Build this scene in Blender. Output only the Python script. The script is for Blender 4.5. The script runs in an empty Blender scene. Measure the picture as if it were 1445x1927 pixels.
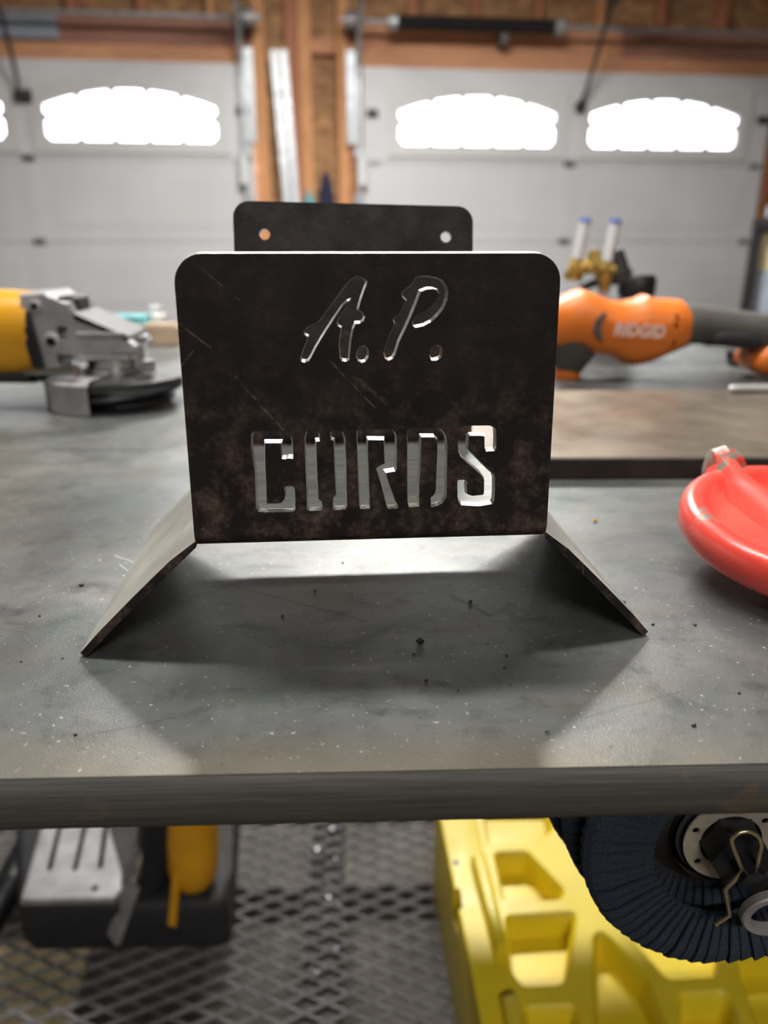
import bpy, bmesh, math, random
from mathutils import Vector, Matrix
from mathutils.geometry import tessellate_polygon
random.seed(7)
rad = math.radians
SC = bpy.context.scene
COL = SC.collection

# ---------------------------------------------------------------- camera, world, exposure
F_PX, CAM_H = 1450.0, 0.135
PITCH = math.atan((963.5 - 450.0) / F_PX)
cd = bpy.data.cameras.new('camera')
cam = bpy.data.objects.new('camera', cd)
COL.objects.link(cam)
cam.location = (0, 0, CAM_H)
cam.rotation_euler = (math.pi / 2 - PITCH, 0, 0)
cd.sensor_fit = 'HORIZONTAL'
cd.sensor_width = 36
cd.lens = 36 * F_PX / 1445
cd.clip_start = 0.01
cd.dof.use_dof = True
cd.dof.focus_distance = 0.262
cd.dof.aperture_fstop = 10.5
SC.camera = cam
W = bpy.data.worlds.new('world')
SC.world = W
W.use_nodes = True
W.node_tree.nodes['Background'].inputs[0].default_value = (0.93, 0.97, 1.0, 1)
W.node_tree.nodes['Background'].inputs[1].default_value = 9.0
SC.view_settings.view_transform = 'Standard'
SC.view_settings.look = 'None'
SC.view_settings.gamma = 1
SC.view_settings.use_curve_mapping = False
SC.view_settings.exposure = -0.2
SC.cycles.max_bounces = 10
SC.cycles.diffuse_bounces = 5
SC.cycles.caustics_reflective = False
SC.cycles.caustics_refractive = False
SC.cycles.sample_clamp_indirect = 4.0

LAMP_BENCH, LAMP_FRONT, LAMP_MID = 56.0, 66.0, 186.0      # ceiling tube fixtures of the garage, W

# ---------------------------------------------------------------- helpers
CP, SP = math.cos(PITCH), math.sin(PITCH)
def ray(px, py):
    x, y = (px - 722.5) / F_PX, (963.5 - py) / F_PX
    return Vector((x, CP + y * SP, y * CP - SP))
def gp(px, py, z=0.0):                    # point seen at a pixel, at height z
    d = ray(px, py); t = (z - CAM_H) / d.z
    return Vector((d.x * t, d.y * t, z))
def yp(px, py, Y):                        # point seen at a pixel, at depth Y
    d = ray(px, py); t = Y / d.y
    return Vector((d.x * t, Y, CAM_H + d.z * t))
WALL_A, WALL_Y = rad(6.7), 5.4
WM = Matrix.Translation((0, WALL_Y, 0)) @ Matrix.Rotation(WALL_A, 4, 'Z')

def plane_hit(M, px, py):                 # local coords of the hit with the local y = 0 plane of M
    Mi = M.inverted()
    o = Mi @ Vector((0, 0, CAM_H)); d = Mi.to_3x3() @ ray(px, py)
    return o + d * (-o.y / d.y)

def obj(name, bm, m, parent=None, smooth=False, mats=None):
    bmesh.ops.recalc_face_normals(bm, faces=bm.faces)
    me = bpy.data.meshes.new(name)
    bm.to_mesh(me); bm.free()
    if smooth:
        for p in me.polygons: p.use_smooth = True
        try: me.set_sharp_from_angle(angle=rad(38))
        except Exception: pass
    for mm in (mats or [m]): me.materials.append(mm)
    o = bpy.data.objects.new(name, me)
    COL.objects.link(o)
    if parent is not None: o.parent = parent
    return o
def tag(o, label, cat, group=None, kind=None):
    o['label'] = label; o['category'] = cat
    if group: o['group'] = group
    if kind: o['kind'] = kind
    return o
def thing(name, label, cat, loc=(0, 0, 0), rz=0.0, group=None, M=None):
    o = bpy.data.objects.new(name, None); COL.objects.link(o)
    o.empty_display_size = 0.05
    if M is not None: o.matrix_world = M
    else:
        o.location = loc; o.rotation_euler = (0, 0, rz)
    return tag(o, label, cat, group)
def struct(name, bm, m, label, parent=None, M=None, smooth=False):
    o = obj(name, bm, m, parent, smooth)
    if parent is None:
        o['kind'] = 'structure'; o['label'] = label; o['category'] = name.split('_')[0]
    if M is not None: o.matrix_world = M
    return o
def copy_tree(o, parent=None):
    c = o.copy(); COL.objects.link(c)
    if parent is not None: c.parent = parent
    for ch in list(o.children): copy_tree(ch, c)
    return c

def box(bm, c, s, M=None, bevel=0.0, seg=2):
    r = bmesh.ops.create_cube(bm, size=1.0)
    T = Matrix.Translation(c) @ Matrix.Diagonal((s[0], s[1], s[2], 1))
    if M is not None: T = M @ T
    bmesh.ops.transform(bm, matrix=T, verts=r['verts'])
    if bevel > 0:
        es = list({e for v in r['verts'] for e in v.link_edges})
        bmesh.ops.bevel(bm, geom=es, offset=bevel, segments=seg, profile=0.5, affect='EDGES')
    return bm
def nb(): return bmesh.new()
def bbox(lo, hi, bevel=0.0):
    bm = nb(); lo, hi = Vector(lo), Vector(hi)
    return box(bm, (lo + hi) / 2, hi - lo, None, bevel)
def frame_of(d):
    d = d.normalized()
    a = Vector((0, 0, 1)) if abs(d.z) < 0.9 else Vector((1, 0, 0))
    u = d.cross(a).normalized(); v = d.cross(u).normalized()
    return u, v
def cyl(bm, p0, p1, r0, r1=None, n=24, caps=True):
    p0, p1 = Vector(p0), Vector(p1); r1 = r0 if r1 is None else r1
    u, v = frame_of(p1 - p0)
    A = [bm.verts.new(p0 + (u * math.cos(t) + v * math.sin(t)) * r0) for t in [2 * math.pi * i / n for i in range(n)]]
    B = [bm.verts.new(p1 + (u * math.cos(t) + v * math.sin(t)) * r1) for t in [2 * math.pi * i / n for i in range(n)]]
    for i in range(n):
        j = (i + 1) % n
        bm.faces.new((A[i], A[j], B[j], B[i]))
    if caps: bm.faces.new(A[::-1]); bm.faces.new(B)
    return bm
def tube(bm, pts, r, n=10, caps=True):
    pts = [Vector(p) for p in pts]; rings = []
    d0 = (pts[1] - pts[0]).normalized(); u, v = frame_of(d0)
    for i, p in enumerate(pts):
        a = pts[max(i - 1, 0)]; b = pts[min(i + 1, len(pts) - 1)]
        d = (b - a).normalized()
        u = (u - d * u.dot(d)).normalized(); v = d.cross(u).normalized()
        rr = r[i] if isinstance(r, (list, tuple)) else r
        rings.append([bm.verts.new(p + (u * math.cos(2 * math.pi * k / n) + v * math.sin(2 * math.pi * k / n)) * rr) for k in range(n)])
    for A, B in zip(rings, rings[1:]):
        for i in range(n):
            j = (i + 1) % n
            bm.faces.new((A[i], A[j], B[j], B[i]))
    if caps: bm.faces.new(rings[0][::-1]); bm.faces.new(rings[-1])
    return bm
def smooth_pts(P, k=6):                   # Catmull-Rom through P
    P = [Vector(p) for p in P]; out = []
    for i in range(len(P) - 1):
        p0, p1, p2, p3 = P[max(i - 1, 0)], P[i], P[i + 1], P[min(i + 2, len(P) - 1)]
        for s in range(k):
            t = s / k
            out.append(0.5 * ((2 * p1) + (p2 - p0) * t + (2 * p0 - 5 * p1 + 4 * p2 - p3) * t * t + (3 * p1 - p0 - 3 * p2 + p3) * t ** 3))
    return out + [P[-1]]
def lathe(bm, prof, n=48, M=None, a0=0.0, a1=2 * math.pi):
    full = abs(a1 - a0 - 2 * math.pi) < 1e-6
    rings = []; cnt = n if full else n + 1
    for i in range(cnt):
        a = a0 + (a1 - a0) * i / n
        ring = []
        for r, z in prof:
            p = Vector((r * math.cos(a), r * math.sin(a), z))
            ring.append(bm.verts.new(M @ p if M is not None else p))
        rings.append(ring)
    for i in range(n):
        A, B = rings[i], rings[(i + 1) % cnt]
        for k in range(len(prof) - 1):
            if prof[k][0] < 1e-9 and prof[k + 1][0] < 1e-9: continue
            bm.faces.new((A[k], B[k], B[k + 1], A[k + 1]))
    bmesh.ops.remove_doubles(bm, verts=bm.verts, dist=1e-7)
    return bm
def prism(bm, pts, a, b, M=None, axis='y', bevel=0.0):   # outline in x,z extruded along y from a to b (axis y) or x,y along z
    def P(q, t): 
        p = Vector((q[0], t, q[1])) if axis == 'y' else (Vector((q[0], q[1], t)) if axis == 'z' else Vector((t, q[0], q[1])))
        return M @ p if M is not None else p
    A = [bm.verts.new(P(q, a)) for q in pts]; B = [bm.verts.new(P(q, b)) for q in pts]
    fs = [bm.faces.new(A), bm.faces.new(B[::-1])]
    n = len(pts)
    for i in range(n):
        j = (i + 1) % n
        fs.append(bm.faces.new((A[i], B[i], B[j], A[j])))
    if bevel > 0:
        es = list({e for f in fs[:2] for e in f.edges})
        bmesh.ops.bevel(bm, geom=es, offset=bevel, segments=3, profile=0.5, affect='EDGES')
    return bm
def loft(bm, secs, n=28, power=3.2, caps=True):         # secs: (x, y0, z0, z1, half width) superellipse cross-sections along x
    rings = []
    for (x, yc, z0, z1, hw) in secs:
        zc, hh = (z0 + z1) / 2, (z1 - z0) / 2
        ring = []
        for k in range(n):
            t = 2 * math.pi * k / n
            c, s = math.cos(t), math.sin(t)
            ring.append(bm.verts.new((x, yc + hw * math.copysign(abs(c) ** (2 / power), c), zc + hh * math.copysign(abs(s) ** (2 / power), s))))
        rings.append(ring)
    for A, B in zip(rings, rings[1:]):
        for i in range(n):
            j = (i + 1) % n
            bm.faces.new((A[i], A[j], B[j], B[i]))
    if caps: bm.faces.new(rings[0][::-1]); bm.faces.new(rings[-1])
    return bm

# ---------------------------------------------------------------- materials
class NT:
    def __init__(s, name):
        s.m = bpy.data.materials.new(name); s.m.use_nodes = True
        s.t = s.m.node_tree; s.b = s.t.nodes['Principled BSDF']
        s.co = s.t.nodes.new('ShaderNodeTexCoord').outputs['Object']
    def n(s, k, **kw):
        x = s.t.nodes.new(k)
        for a, v in kw.items(): setattr(x, a, v)
        return x
    def put(s, inp, v):
        if hasattr(v, 'is_linked') or isinstance(v, bpy.types.NodeSocket): s.t.links.new(v, inp)
        else: inp.default_value = v
    def mp(s, scale=(1, 1, 1), rot=(0, 0, 0), loc=(0, 0, 0)):
        x = s.n('ShaderNodeMapping'); s.t.links.new(s.co, x.inputs[0])
        x.inputs[1].default_value = loc; x.inputs[2].default_value = rot; x.inputs[3].default_value = scale
        return x.outputs[0]
    def noise(s, scale, detail=4, rough=0.55, vec=None, dist=0.0):
        x = s.n('ShaderNodeTexNoise'); s.t.links.new(vec if vec is not None else s.co, x.inputs['Vector'])
        x.inputs['Scale'].default_value = scale; x.inputs['Detail'].default_value = detail
        x.inputs['Roughness'].default_value = rough; x.inputs['Distortion'].default_value = dist
        return x.outputs['Fac']
    def ramp(s, f, a, b, va=0.0, vb=1.0):
        x = s.n('ShaderNodeMapRange'); s.t.links.new(f, x.inputs[0])
        x.inputs[1].default_value = a; x.inputs[2].default_value = b; x.inputs[3].default_value = va; x.inputs[4].default_value = vb
        return x.outputs[0]
    def math(s, op, a, b=0.0):
        x = s.n('ShaderNodeMath', operation=op); s.put(x.inputs[0], a); s.put(x.inputs[1], b)
        return x.outputs[0]
    def mix(s, f, a, b):
        x = s.n('ShaderNodeMix', data_type='RGBA'); s.put(x.inputs[0], f)
        for i, v in ((6, a), (7, b)):
            s.put(x.inputs[i], (*v, 1) if isinstance(v, tuple) else v)
        return x.outputs[2]
    def sep(s):
        x = s.n('ShaderNodeSeparateXYZ'); s.t.links.new(s.co, x.inputs[0]); return x.outputs
    def bump(s, h, st=0.2, d=0.001):
        x = s.n('ShaderNodeBump'); x.inputs['Strength'].default_value = st; x.inputs['Distance'].default_value = d
        s.t.links.new(h, x.inputs['Height']); s.t.links.new(x.outputs[0], s.b.inputs['Normal'])
    def base(s, c): s.put(s.b.inputs['Base Color'], (*c, 1) if isinstance(c, tuple) else c); return s
    def rough(s, r): s.put(s.b.inputs['Roughness'], r); return s
    def metal(s, v): s.put(s.b.inputs['Metallic'], v); return s
def mat(name, c, rough=0.5, metal=0.0, var=0.25, scale=40.0, bump=0.0, bscale=300.0, spec=None):
    s = NT(name)
    f = s.noise(scale, 4)
    d = tuple(x * (1 - var) for x in c); e = tuple(min(1, x * (1 + var)) for x in c)
    s.base(s.mix(s.ramp(f, .3, .7), d, e)).metal(metal)
    s.rough(s.ramp(s.noise(scale * 1.7, 3), .3, .7, max(0.02, rough - .07), min(1, rough + .07)))
    if bump: s.bump(s.noise(bscale, 3), bump, 0.0006)
    if spec is not None: s.b.inputs['Specular IOR Level'].default_value = spec
    return s.m
TY = rad(1.8)                              # bench yaw; local y = 0 is its front edge
T0 = gp(722.5, 1452)
TM = Matrix.Translation((T0.x, T0.y, 0)) @ Matrix.Rotation(TY, 4, 'Z')
MT = {}
def make_mats():
    # tabletop: worn hot-rolled steel
    s = NT('worn_table_steel')
    x = s.sep()
    def line(ax, ay, bx, by, w):           # a scratch scribed on the plate
        A, B = TM.inverted() @ gp(ax, ay), TM.inverted() @ gp(bx, by)
        L = math.hypot(B.x - A.x, B.y - A.y); ux, uy = (B.x - A.x) / L, (B.y - A.y) / L
        dx = s.math('SUBTRACT', x[0], A.x); dy = s.math('SUBTRACT', x[1], A.y)
        al = s.math('ADD', s.math('MULTIPLY', dx, ux), s.math('MULTIPLY', dy, uy))
        wob = s.math('MULTIPLY', s.math('SUBTRACT', s.noise(90, 3), .5), .0022)
        ac = s.math('ABSOLUTE', s.math('ADD', s.math('SUBTRACT', s.math('MULTIPLY', dx, uy), s.math('MULTIPLY', dy, ux)), wob))
        on = s.math('MULTIPLY', s.math('GREATER_THAN', al, 0), s.math('LESS_THAN', al, L))
        return s.math('MULTIPLY', on, s.ramp(ac, w * .3, w, 1, 0))
    big = s.noise(11, 6, .62, dist=.7); mid = s.noise(42, 7, .66, s.mp((1, 1.5, 1)), .5); fine = s.noise(900, 2, .6)
    c = s.mix(s.ramp(big, .34, .66), (.102, .109, .110), (.208, .212, .202))
    c = s.mix(s.ramp(s.noise(20, 5, .6, s.mp(loc=(5, 2, 0)), .8), .52, .70, 0, .65), c, (.095, .118, .108))
    c = s.mix(s.ramp(mid, .53, .68, 0, .62), c, (.048, .050, .051))
    c = s.mix(s.ramp(s.noise(120, 6, .7, dist=.4), .55, .70, 0, .5), c, (.058, .057, .053))
    tan = s.noise(24, 6, .65, s.mp((.8, 2.0, 1), loc=(3, 1, 0)))
    c = s.mix(s.ramp(tan, .56, .72, 0, .6), c, (.155, .128, .088))
    rim = s.math('MULTIPLY', s.ramp(x[1], .004, .024, 1, 0), s.ramp(s.noise(30, 5, .6, s.mp((.5, 1, 1))), .35, .6, .25, .85))
    c = s.mix(rim, c, (.190, .167, .124))
    c = s.mix(s.ramp(s.noise(520, 2, .5), .69, .76, 0, .8), c, (.62, .60, .54))
    c = s.mix(s.ramp(s.noise(300, 2, .5, s.mp(loc=(9, 4, 1))), .71, .78, 0, .85), c, (.02, .02, .02))
    for q, k in (((395, 1090, 690, 1170, .0005), .7), ((845, 1118, 925, 1160, .0016), .5), ((850, 1128, 900, 1140, .0009), .6), ((160, 1385, 330, 1350, .0007), .35), ((600, 1310, 760, 1330, .0007), .3), ((1100, 1350, 1290, 1300, .0009), .3), ((1190, 1065, 1330, 1085, .0010), .35)):
        c = s.mix(s.math('MULTIPLY', line(*q), k), c, (.045, .045, .045))
    for q in ((215, 1045, 260, 1062, .0005), (225, 1062, 245, 1078, .0004)):
        c = s.mix(s.math('MULTIPLY', line(*q), .6), c, (.6, .6, .58))
    s.base(c).metal(.44)
    s.rough(s.ramp(s.noise(16, 5, .6), .3, .7, .27, .42))
    s.bump(s.math('ADD', s.math('MULTIPLY', fine, .6), s.noise(2200, 2)), .3, .0004)
    MT['table'] = s.m
    # ground bright edge with brush lines
    s = NT('brushed_table_edge')
    ln = s.noise(90, 5, .7, s.mp((.25, 22, 22)))
    c = s.mix(s.ramp(ln, .35, .65), (.040, .040, .036), (.105, .100, .086))
    c = s.mix(s.ramp(s.noise(45, 5), .60, .72, 0, .7), c, (.20, .12, .07))
    s.base(c).metal(0.0).rough(.8); s.bump(ln, .25, .0006); MT['edge'] = s.m
    # mill-scale sheet with rust
    s = NT('mill_scale_sheet')
    x = s.sep()
    low = s.ramp(x[2], .055, .100, 1.0, .16)
    r1 = s.ramp(s.noise(85, 8, .72), .46, .60); r2 = s.ramp(s.noise(420, 5, .7), .42, .62)
    rust = s.math('MULTIPLY', s.math('MULTIPLY', r1, low), s.math('ADD', s.math('MULTIPLY', r2, .7), .3))
    c = s.mix(s.ramp(s.noise(55, 6, .6), .3, .7), (.0085, .0070, .0078), (.020, .0155, .0155))
    c = s.mix(rust, c, (.140, .092, .072))
    c = s.mix(s.ramp(s.noise(700, 2, .5), .70, .80, 0, .45), c, (.22, .18, .16))
    scr = s.noise(120, 2, .4, s.mp((6, 1, .22), rot=(0, rad(28), 0)))
    c = s.mix(s.math('MULTIPLY', s.ramp(scr, .735, .76, 0, .8), s.ramp(s.noise(30), .5, .62)), c, (.22, .17, .15))
    def seg(ax, az, bx, bz, w):            # a scratch: distance to a straight line piece on the sheet
        L = math.hypot(bx - ax, bz - az); ux, uz = (bx - ax) / L, (bz - az) / L
        wob = s.math('MULTIPLY', s.math('SUBTRACT', s.noise(160, 3), .5), .0016)
        dx = s.math('SUBTRACT', x[0], ax); dz = s.math('SUBTRACT', x[2], az)
        al = s.math('ADD', s.math('MULTIPLY', dx, ux), s.math('MULTIPLY', dz, uz))
        ac = s.math('ABSOLUTE', s.math('ADD', s.math('SUBTRACT', s.math('MULTIPLY', dx, uz), s.math('MULTIPLY', dz, ux)), wob))
        on = s.math('MULTIPLY', s.math('GREATER_THAN', al, 0), s.math('LESS_THAN', al, L))
        return s.math('MULTIPLY', s.math('MULTIPLY', on, s.ramp(ac, w * .3, w, 1, 0)), s.ramp(s.noise(420, 3), .38, .6))
    for (a, b, c_, d, w, k) in ((-.041, .0955, -.0245, .0755, .00032, .6), (-.050, .128, -.038, .118, .0003, .3),
                                (-.057, .112, -.0475, .104, .0003, .5), (-.005, .095, .006, .0865, .0011, .22), (-.057, .0985, -.052, .104, .0003, .4), (-.012, .1, .002, .085, .0003, .5)):
        c = s.mix(s.math('MULTIPLY', seg(a, b, c_, d, w), k), c, (.26, .19, .165))
    s.base(c).metal(.1).rough(s.ramp(s.noise(80, 4), .3, .7, .45, .62)); s.b.inputs['Specular IOR Level'].default_value = .3
    s.bump(s.noise(500, 4, .6), .2, .0004); MT['scale'] = s.m
    MT['cut'] = mat('bright_cut_steel', (.62, .62, .58), .32, .9, .3, 300, .3, 900)
    s = NT('ground_shelf_steel')
    st = s.noise(60, 5, .65, s.mp((.6, 6, 1)))
    c = s.mix(s.ramp(st, .35, .65), (.150, .156, .150), (.27, .272, .255))
    c = s.mix(s.ramp(s.noise(40, 5), .58, .72, 0, .6), c, (.24, .20, .12))
    s.base(c).metal(.6).rough(.36); MT['shelf'] = s.m
    MT['wing'] = mat('grey_wing_steel', (.42, .42, .38), .40, .45, .3, 22)
    MT['black'] = mat('black_plastic', (.012, .012, .014), .45)
    MT['rubber'] = mat('dark_rubber', (.02, .02, .022), .7)
    MT['yellow'] = mat('yellow_tool_plastic', (.72, .34, .012), .38, 0, .12, 20)
    MT['binyellow'] = mat('yellow_moulded_plastic', (.78, .60, .018), .42, 0, .12, 9)
    MT['cast'] = mat('cast_aluminium', (.40, .385, .395), .5, .5, .2, 60, .15)
    MT['galv'] = mat('galvanised_steel', (.42, .44, .46), .42, .5, .2, 25)
    MT['chrome'] = mat('bright_steel', (.62, .62, .62), .2, 1.0, .12, 60)
    MT['bedm'] = mat('dull_cast_bed', (.36, .35, .36), .6, .2, .2, 40)
    MT['rodm'] = mat('satin_steel', (.72, .73, .70), .35, .5, .1, 60)
    MT['dsteel'] = mat('dark_steel', (.06, .06, .062), .5, .5, .35, 70)
    MT['mesh'] = mat('grey_expanded_steel', (.19, .18, .18), .55, .4, .3, 20)
    MT['orange'] = mat('orange_tool_plastic', (.82, .20, .022), .42, 0, .1, 30)
    MT['grip'] = mat('grey_rubber_grip', (.085, .078, .07), .7, 0, .15, 60)
    MT['pale'] = mat('pale_printed_letters', (.85, .70, .66), .5, 0, .05)
    MT['plate2'] = mat('brown_scale_plate', (.23, .19, .145), .34, .5, .35, 14)
    MT['plate2e'] = mat('rusty_plate_edge', (.035, .022, .018), .7, .2, .4, 60)
    s = NT('red_worn_paint')
    w = s.noise(52, 6, .6)
    x = s.sep()
    c = s.mix(s.ramp(s.noise(30, 3), .3, .7), (.80, .060, .042), (.90, .10, .07))
    c = s.mix(s.ramp(w, .615, .635), c, (.22, .17, .13))
    s.base(c).rough(s.ramp(w, .6, .7, .32, .6)); s.bump(s.noise(120, 3), .12, .0008); MT['red'] = s.m
    s = NT('red_paint_worn_bare')
    c = s.mix(s.ramp(s.noise(140, 5), .42, .5), (.74, .06, .04), (.30, .25, .20))
    s.base(c).rough(.45).metal(.2); MT['redworn'] = s.m
    s = NT('blue_abrasive')
    g = s.noise(1500, 2)
    s.base(s.mix(s.ramp(g, .4, .7), (.012, .02, .034), (.045, .062, .085))).rough(.85); s.bump(g, .5, .0006); MT['flap'] = s.m
    MT['backing'] = mat('black_fibre_backing', (.02, .018, .017), .8, 0, .3, 90, .3)
    MT['tanring'] = mat('tan_metal_ring', (.40, .36, .28), .5, .3, .2, 120)
    MT['brasswire'] = mat('yellow_zinc_wire', (.62, .50, .34), .28, .9, .2, 200)
    MT['brass'] = mat('brass', (.62, .43, .12), .35, .7, .3, 90)
    MT['teal'] = mat('teal_plastic', (.10, .42, .47), .5)
    MT['white'] = mat('white_plastic', (.82, .83, .83), .45, 0, .04)
    MT['tan'] = mat('tan_cardboard', (.50, .38, .26), .8)
    MT['blue'] = mat('blue_cap_plastic', (.06, .13, .48), .4)
    MT['navy'] = mat('navy_fabric', (.02, .022, .055), .85)
    MT['grey'] = mat('grey_paint', (.32, .36, .42), .6)
    MT['floor'] = mat('shade_darkened_concrete', (.085, .074, .060), .7, 0, .4, 5)  # concrete tone kept darker, with some under-bench shade put into the colour
    MT['ply'] = mat('pale_plywood', (.74, .62, .36), .7, 0, .12, 12)
    MT['door'] = mat('white_door_skin', (.70, .70, .72), .45, 0, .03, 4)
    MT['doorframe'] = mat('white_window_frame', (.70, .70, .71), .5, 0, .03, 8)
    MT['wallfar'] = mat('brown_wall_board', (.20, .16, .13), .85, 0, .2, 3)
    MT['ceil'] = mat('ceiling_board', (.80, .79, .77), .9, 0, .04, 3)
    def wood(name, a, b, sc=(3, 3, 3), grain=12):
        s = NT(name)
        g = s.noise(grain, 6, .6, s.mp(sc), .8)
        s.base(s.mix(s.ramp(g, .35, .65), a, b)).rough(.75); MT[name] = s.m
    wood('pine_stud', (.60, .27, .11), (.78, .40, .19), (6, 6, .6))
    wood('pine_plank', (.55, .26, .14), (.72, .36, .20), (.5, 6, 6))
    wood('red_stud', (.40, .15, .08), (.55, .24, .13), (6, 6, .6))
    wood('dark_plank', (.30, .14, .10), (.42, .21, .15), (.5, 6, 6))
    s = NT('osb')
    v = s.n('ShaderNodeTexVoronoi'); s.t.links.new(s.mp((14, 14, 26), rot=(0, .5, 0)), v.inputs['Vector']); v.inputs['Scale'].default_value = 1.0
    hue = s.n('ShaderNodeSeparateColor'); s.t.links.new(v.outputs['Color'], hue.inputs[0])
    c = s.mix(hue.outputs[0], (.30, .16, .075), (.56, .32, .15)); c = s.mix(s.ramp(s.noise(3, 4), .4, .65, 0, .5), c, (.25, .13, .065))
    s.base(c).rough(.8); MT['osb'] = s.m
    # window glass: clear pane that lets daylight through
    g = bpy.data.materials.new('clear_glass'); g.use_nodes = True; t = g.node_tree
    t.nodes.remove(t.nodes['Principled BSDF'])
    tr = t.nodes.new('ShaderNodeBsdfTransparent'); gl = t.nodes.new('ShaderNodeBsdfGlossy'); gl.inputs['Roughness'].default_value = .02
    fr = t.nodes.new('ShaderNodeFresnel'); mx = t.nodes.new('ShaderNodeMixShader')
    t.links.new(fr.outputs[0], mx.inputs[0]); t.links.new(tr.outputs[0], mx.inputs[1]); t.links.new(gl.outputs[0], mx.inputs[2])
    t.links.new(mx.outputs[0], t.nodes['Material Output'].inputs[0]); MT['glass'] = g
    s = NT('clear_tube_plastic'); s.base((.9, .93, .95)).rough(.08); s.b.inputs['Transmission Weight'].default_value = .12; MT['tube'] = s.m
    e = bpy.data.materials.new('lit_lamp_tube'); e.use_nodes = True; b = e.node_tree.nodes['Principled BSDF']
    b.inputs['Emission Color'].default_value = (1, .97, .92, 1); b.inputs['Emission Strength'].default_value = 6.0; MT['lamp'] = e
make_mats()

def holed(bm, outer, holes, y0, y1, holes_back=None, outer_back=None, wall_mat=0, edge_mat=0, P=None):
    """plate in x,z with real through-holes; front at y0, back at y1"""
    P = P or (lambda x, y, z: Vector((x, y, z)))
    ob = outer_back or outer; hb = holes_back or holes
    def face(loops, y, flip):
        flat = [[Vector((q[0], q[1], 0)) for q in L] for L in loops]
        vs = [bm.verts.new(P(q[0], y, q[1])) for L in loops for q in L]
        for t in tessellate_polygon(flat):
            try: bm.faces.new([vs[i] for i in (t[::-1] if flip else t)])
            except ValueError: pass
        out, i = [], 0
        for L in loops: out.append(vs[i:i + len(L)]); i += len(L)
        return out
    A = face([outer] + holes, y0, False); B = face([ob] + hb, y1, True)
    for li, (a, b) in enumerate(zip(A, B)):
        n = len(a)
        for i in range(n):
            j = (i + 1) % n
            f = bm.faces.new((a[i], a[j], b[j], b[i])); f.material_index = edge_mat if li == 0 else wall_mat
    return A, B

# ================================================================ the room
FLOOR_Z, CEIL_Z = -0.84, 1.95
U0, U1, VB = -4.6, 3.7, -9.0
def wbox(lo, hi, bevel=0.0): return bbox(lo, hi, bevel)
struct('floor', wbox((U0 - .1, VB - .1, FLOOR_Z - .1), (U1 + .1, .35, FLOOR_Z)), MT['floor'], 'concrete garage floor with some under-bench shade in its dark colour', M=WM)
struct('ceiling', wbox((U0 - .1, VB - .1, CEIL_Z), (U1 + .1, .35, CEIL_Z + .1)), MT['ceil'], 'plain board ceiling of the garage', M=WM)
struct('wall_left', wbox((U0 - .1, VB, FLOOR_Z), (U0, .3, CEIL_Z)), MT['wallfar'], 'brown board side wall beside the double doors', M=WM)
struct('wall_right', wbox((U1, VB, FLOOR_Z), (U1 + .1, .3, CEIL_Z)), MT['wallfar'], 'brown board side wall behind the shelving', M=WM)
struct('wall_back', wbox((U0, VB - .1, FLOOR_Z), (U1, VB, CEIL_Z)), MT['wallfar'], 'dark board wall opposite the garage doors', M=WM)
# front wall: sheathing above and between the two doors
bm = wbox((U0, .16, 1.10), (U1, .20, CEIL_Z))
box(bm, ((U0 - 3.53) / 2, .18, .13), (-3.53 - U0, .04, 1.94)); box(bm, (-.495, .18, .13), (.78, .04, 1.94)); box(bm, ((2.55 + U1) / 2, .18, .13), (U1 - 2.55, .04, 1.94))
wf = struct('wall_front', bm, MT['osb'], 'orange-brown sheathed stud wall above and between the white garage doors', M=WM)
def wallpart(name, lo, hi, m, bevel=.003): return obj(name, wbox(lo, hi, bevel), MT[m], wf)
for lo, hi, m in (((U0, .045, 1.10), (-.80, .155, 1.232), 'pine_plank'), ((-.215, .045, 1.10), (U1, .155, 1.232), 'pine_plank'),
                  ((U0, .075, 1.234), (-.80, .155, 1.40), 'dark_plank'), ((-.215, .075, 1.234), (1.55, .155, 1.40), 'pine_plank'), ((1.552, .07, 1.234), (U1, .155, 1.40), 'dark_plank')):
    wallpart('plank', lo, hi, m)
for u in [-4.3 + .405 * k for k in range(20)]:
    if -.85 < u < -.15: continue
    wallpart('stud', (u, .07, 1.402), (u + .04 + .02 * (int(u * 50) % 2), .155, CEIL_Z), 'red_stud' if int(u * 77) % 3 else 'pine_stud')
for a, b, d, m in ((-.80, -.725, .05, 'pine_stud'), (-.60, -.525, .07, 'red_stud'), (-.523, -.445, .05, 'pine_stud'), (-.285, -.212, .05, 'pine_stud'), (-.128, -.10, .09, 'pine_stud')):
    wallpart('stud', (a, d, FLOOR_Z), (b, .155, CEIL_Z if a < -.2 else 1.09), m)
wallpart('stud', (-.445, .10, 1.22), (-.287, .155, 1.30), 'pine_plank')
wallpart('stud', (2.60, .05, FLOOR_Z), (2.68, .155, 1.095), 'red_stud')
wallpart('plank', (-2.6, .045, 1.25), (-1.93, .074, 1.37), 'grey')

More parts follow.
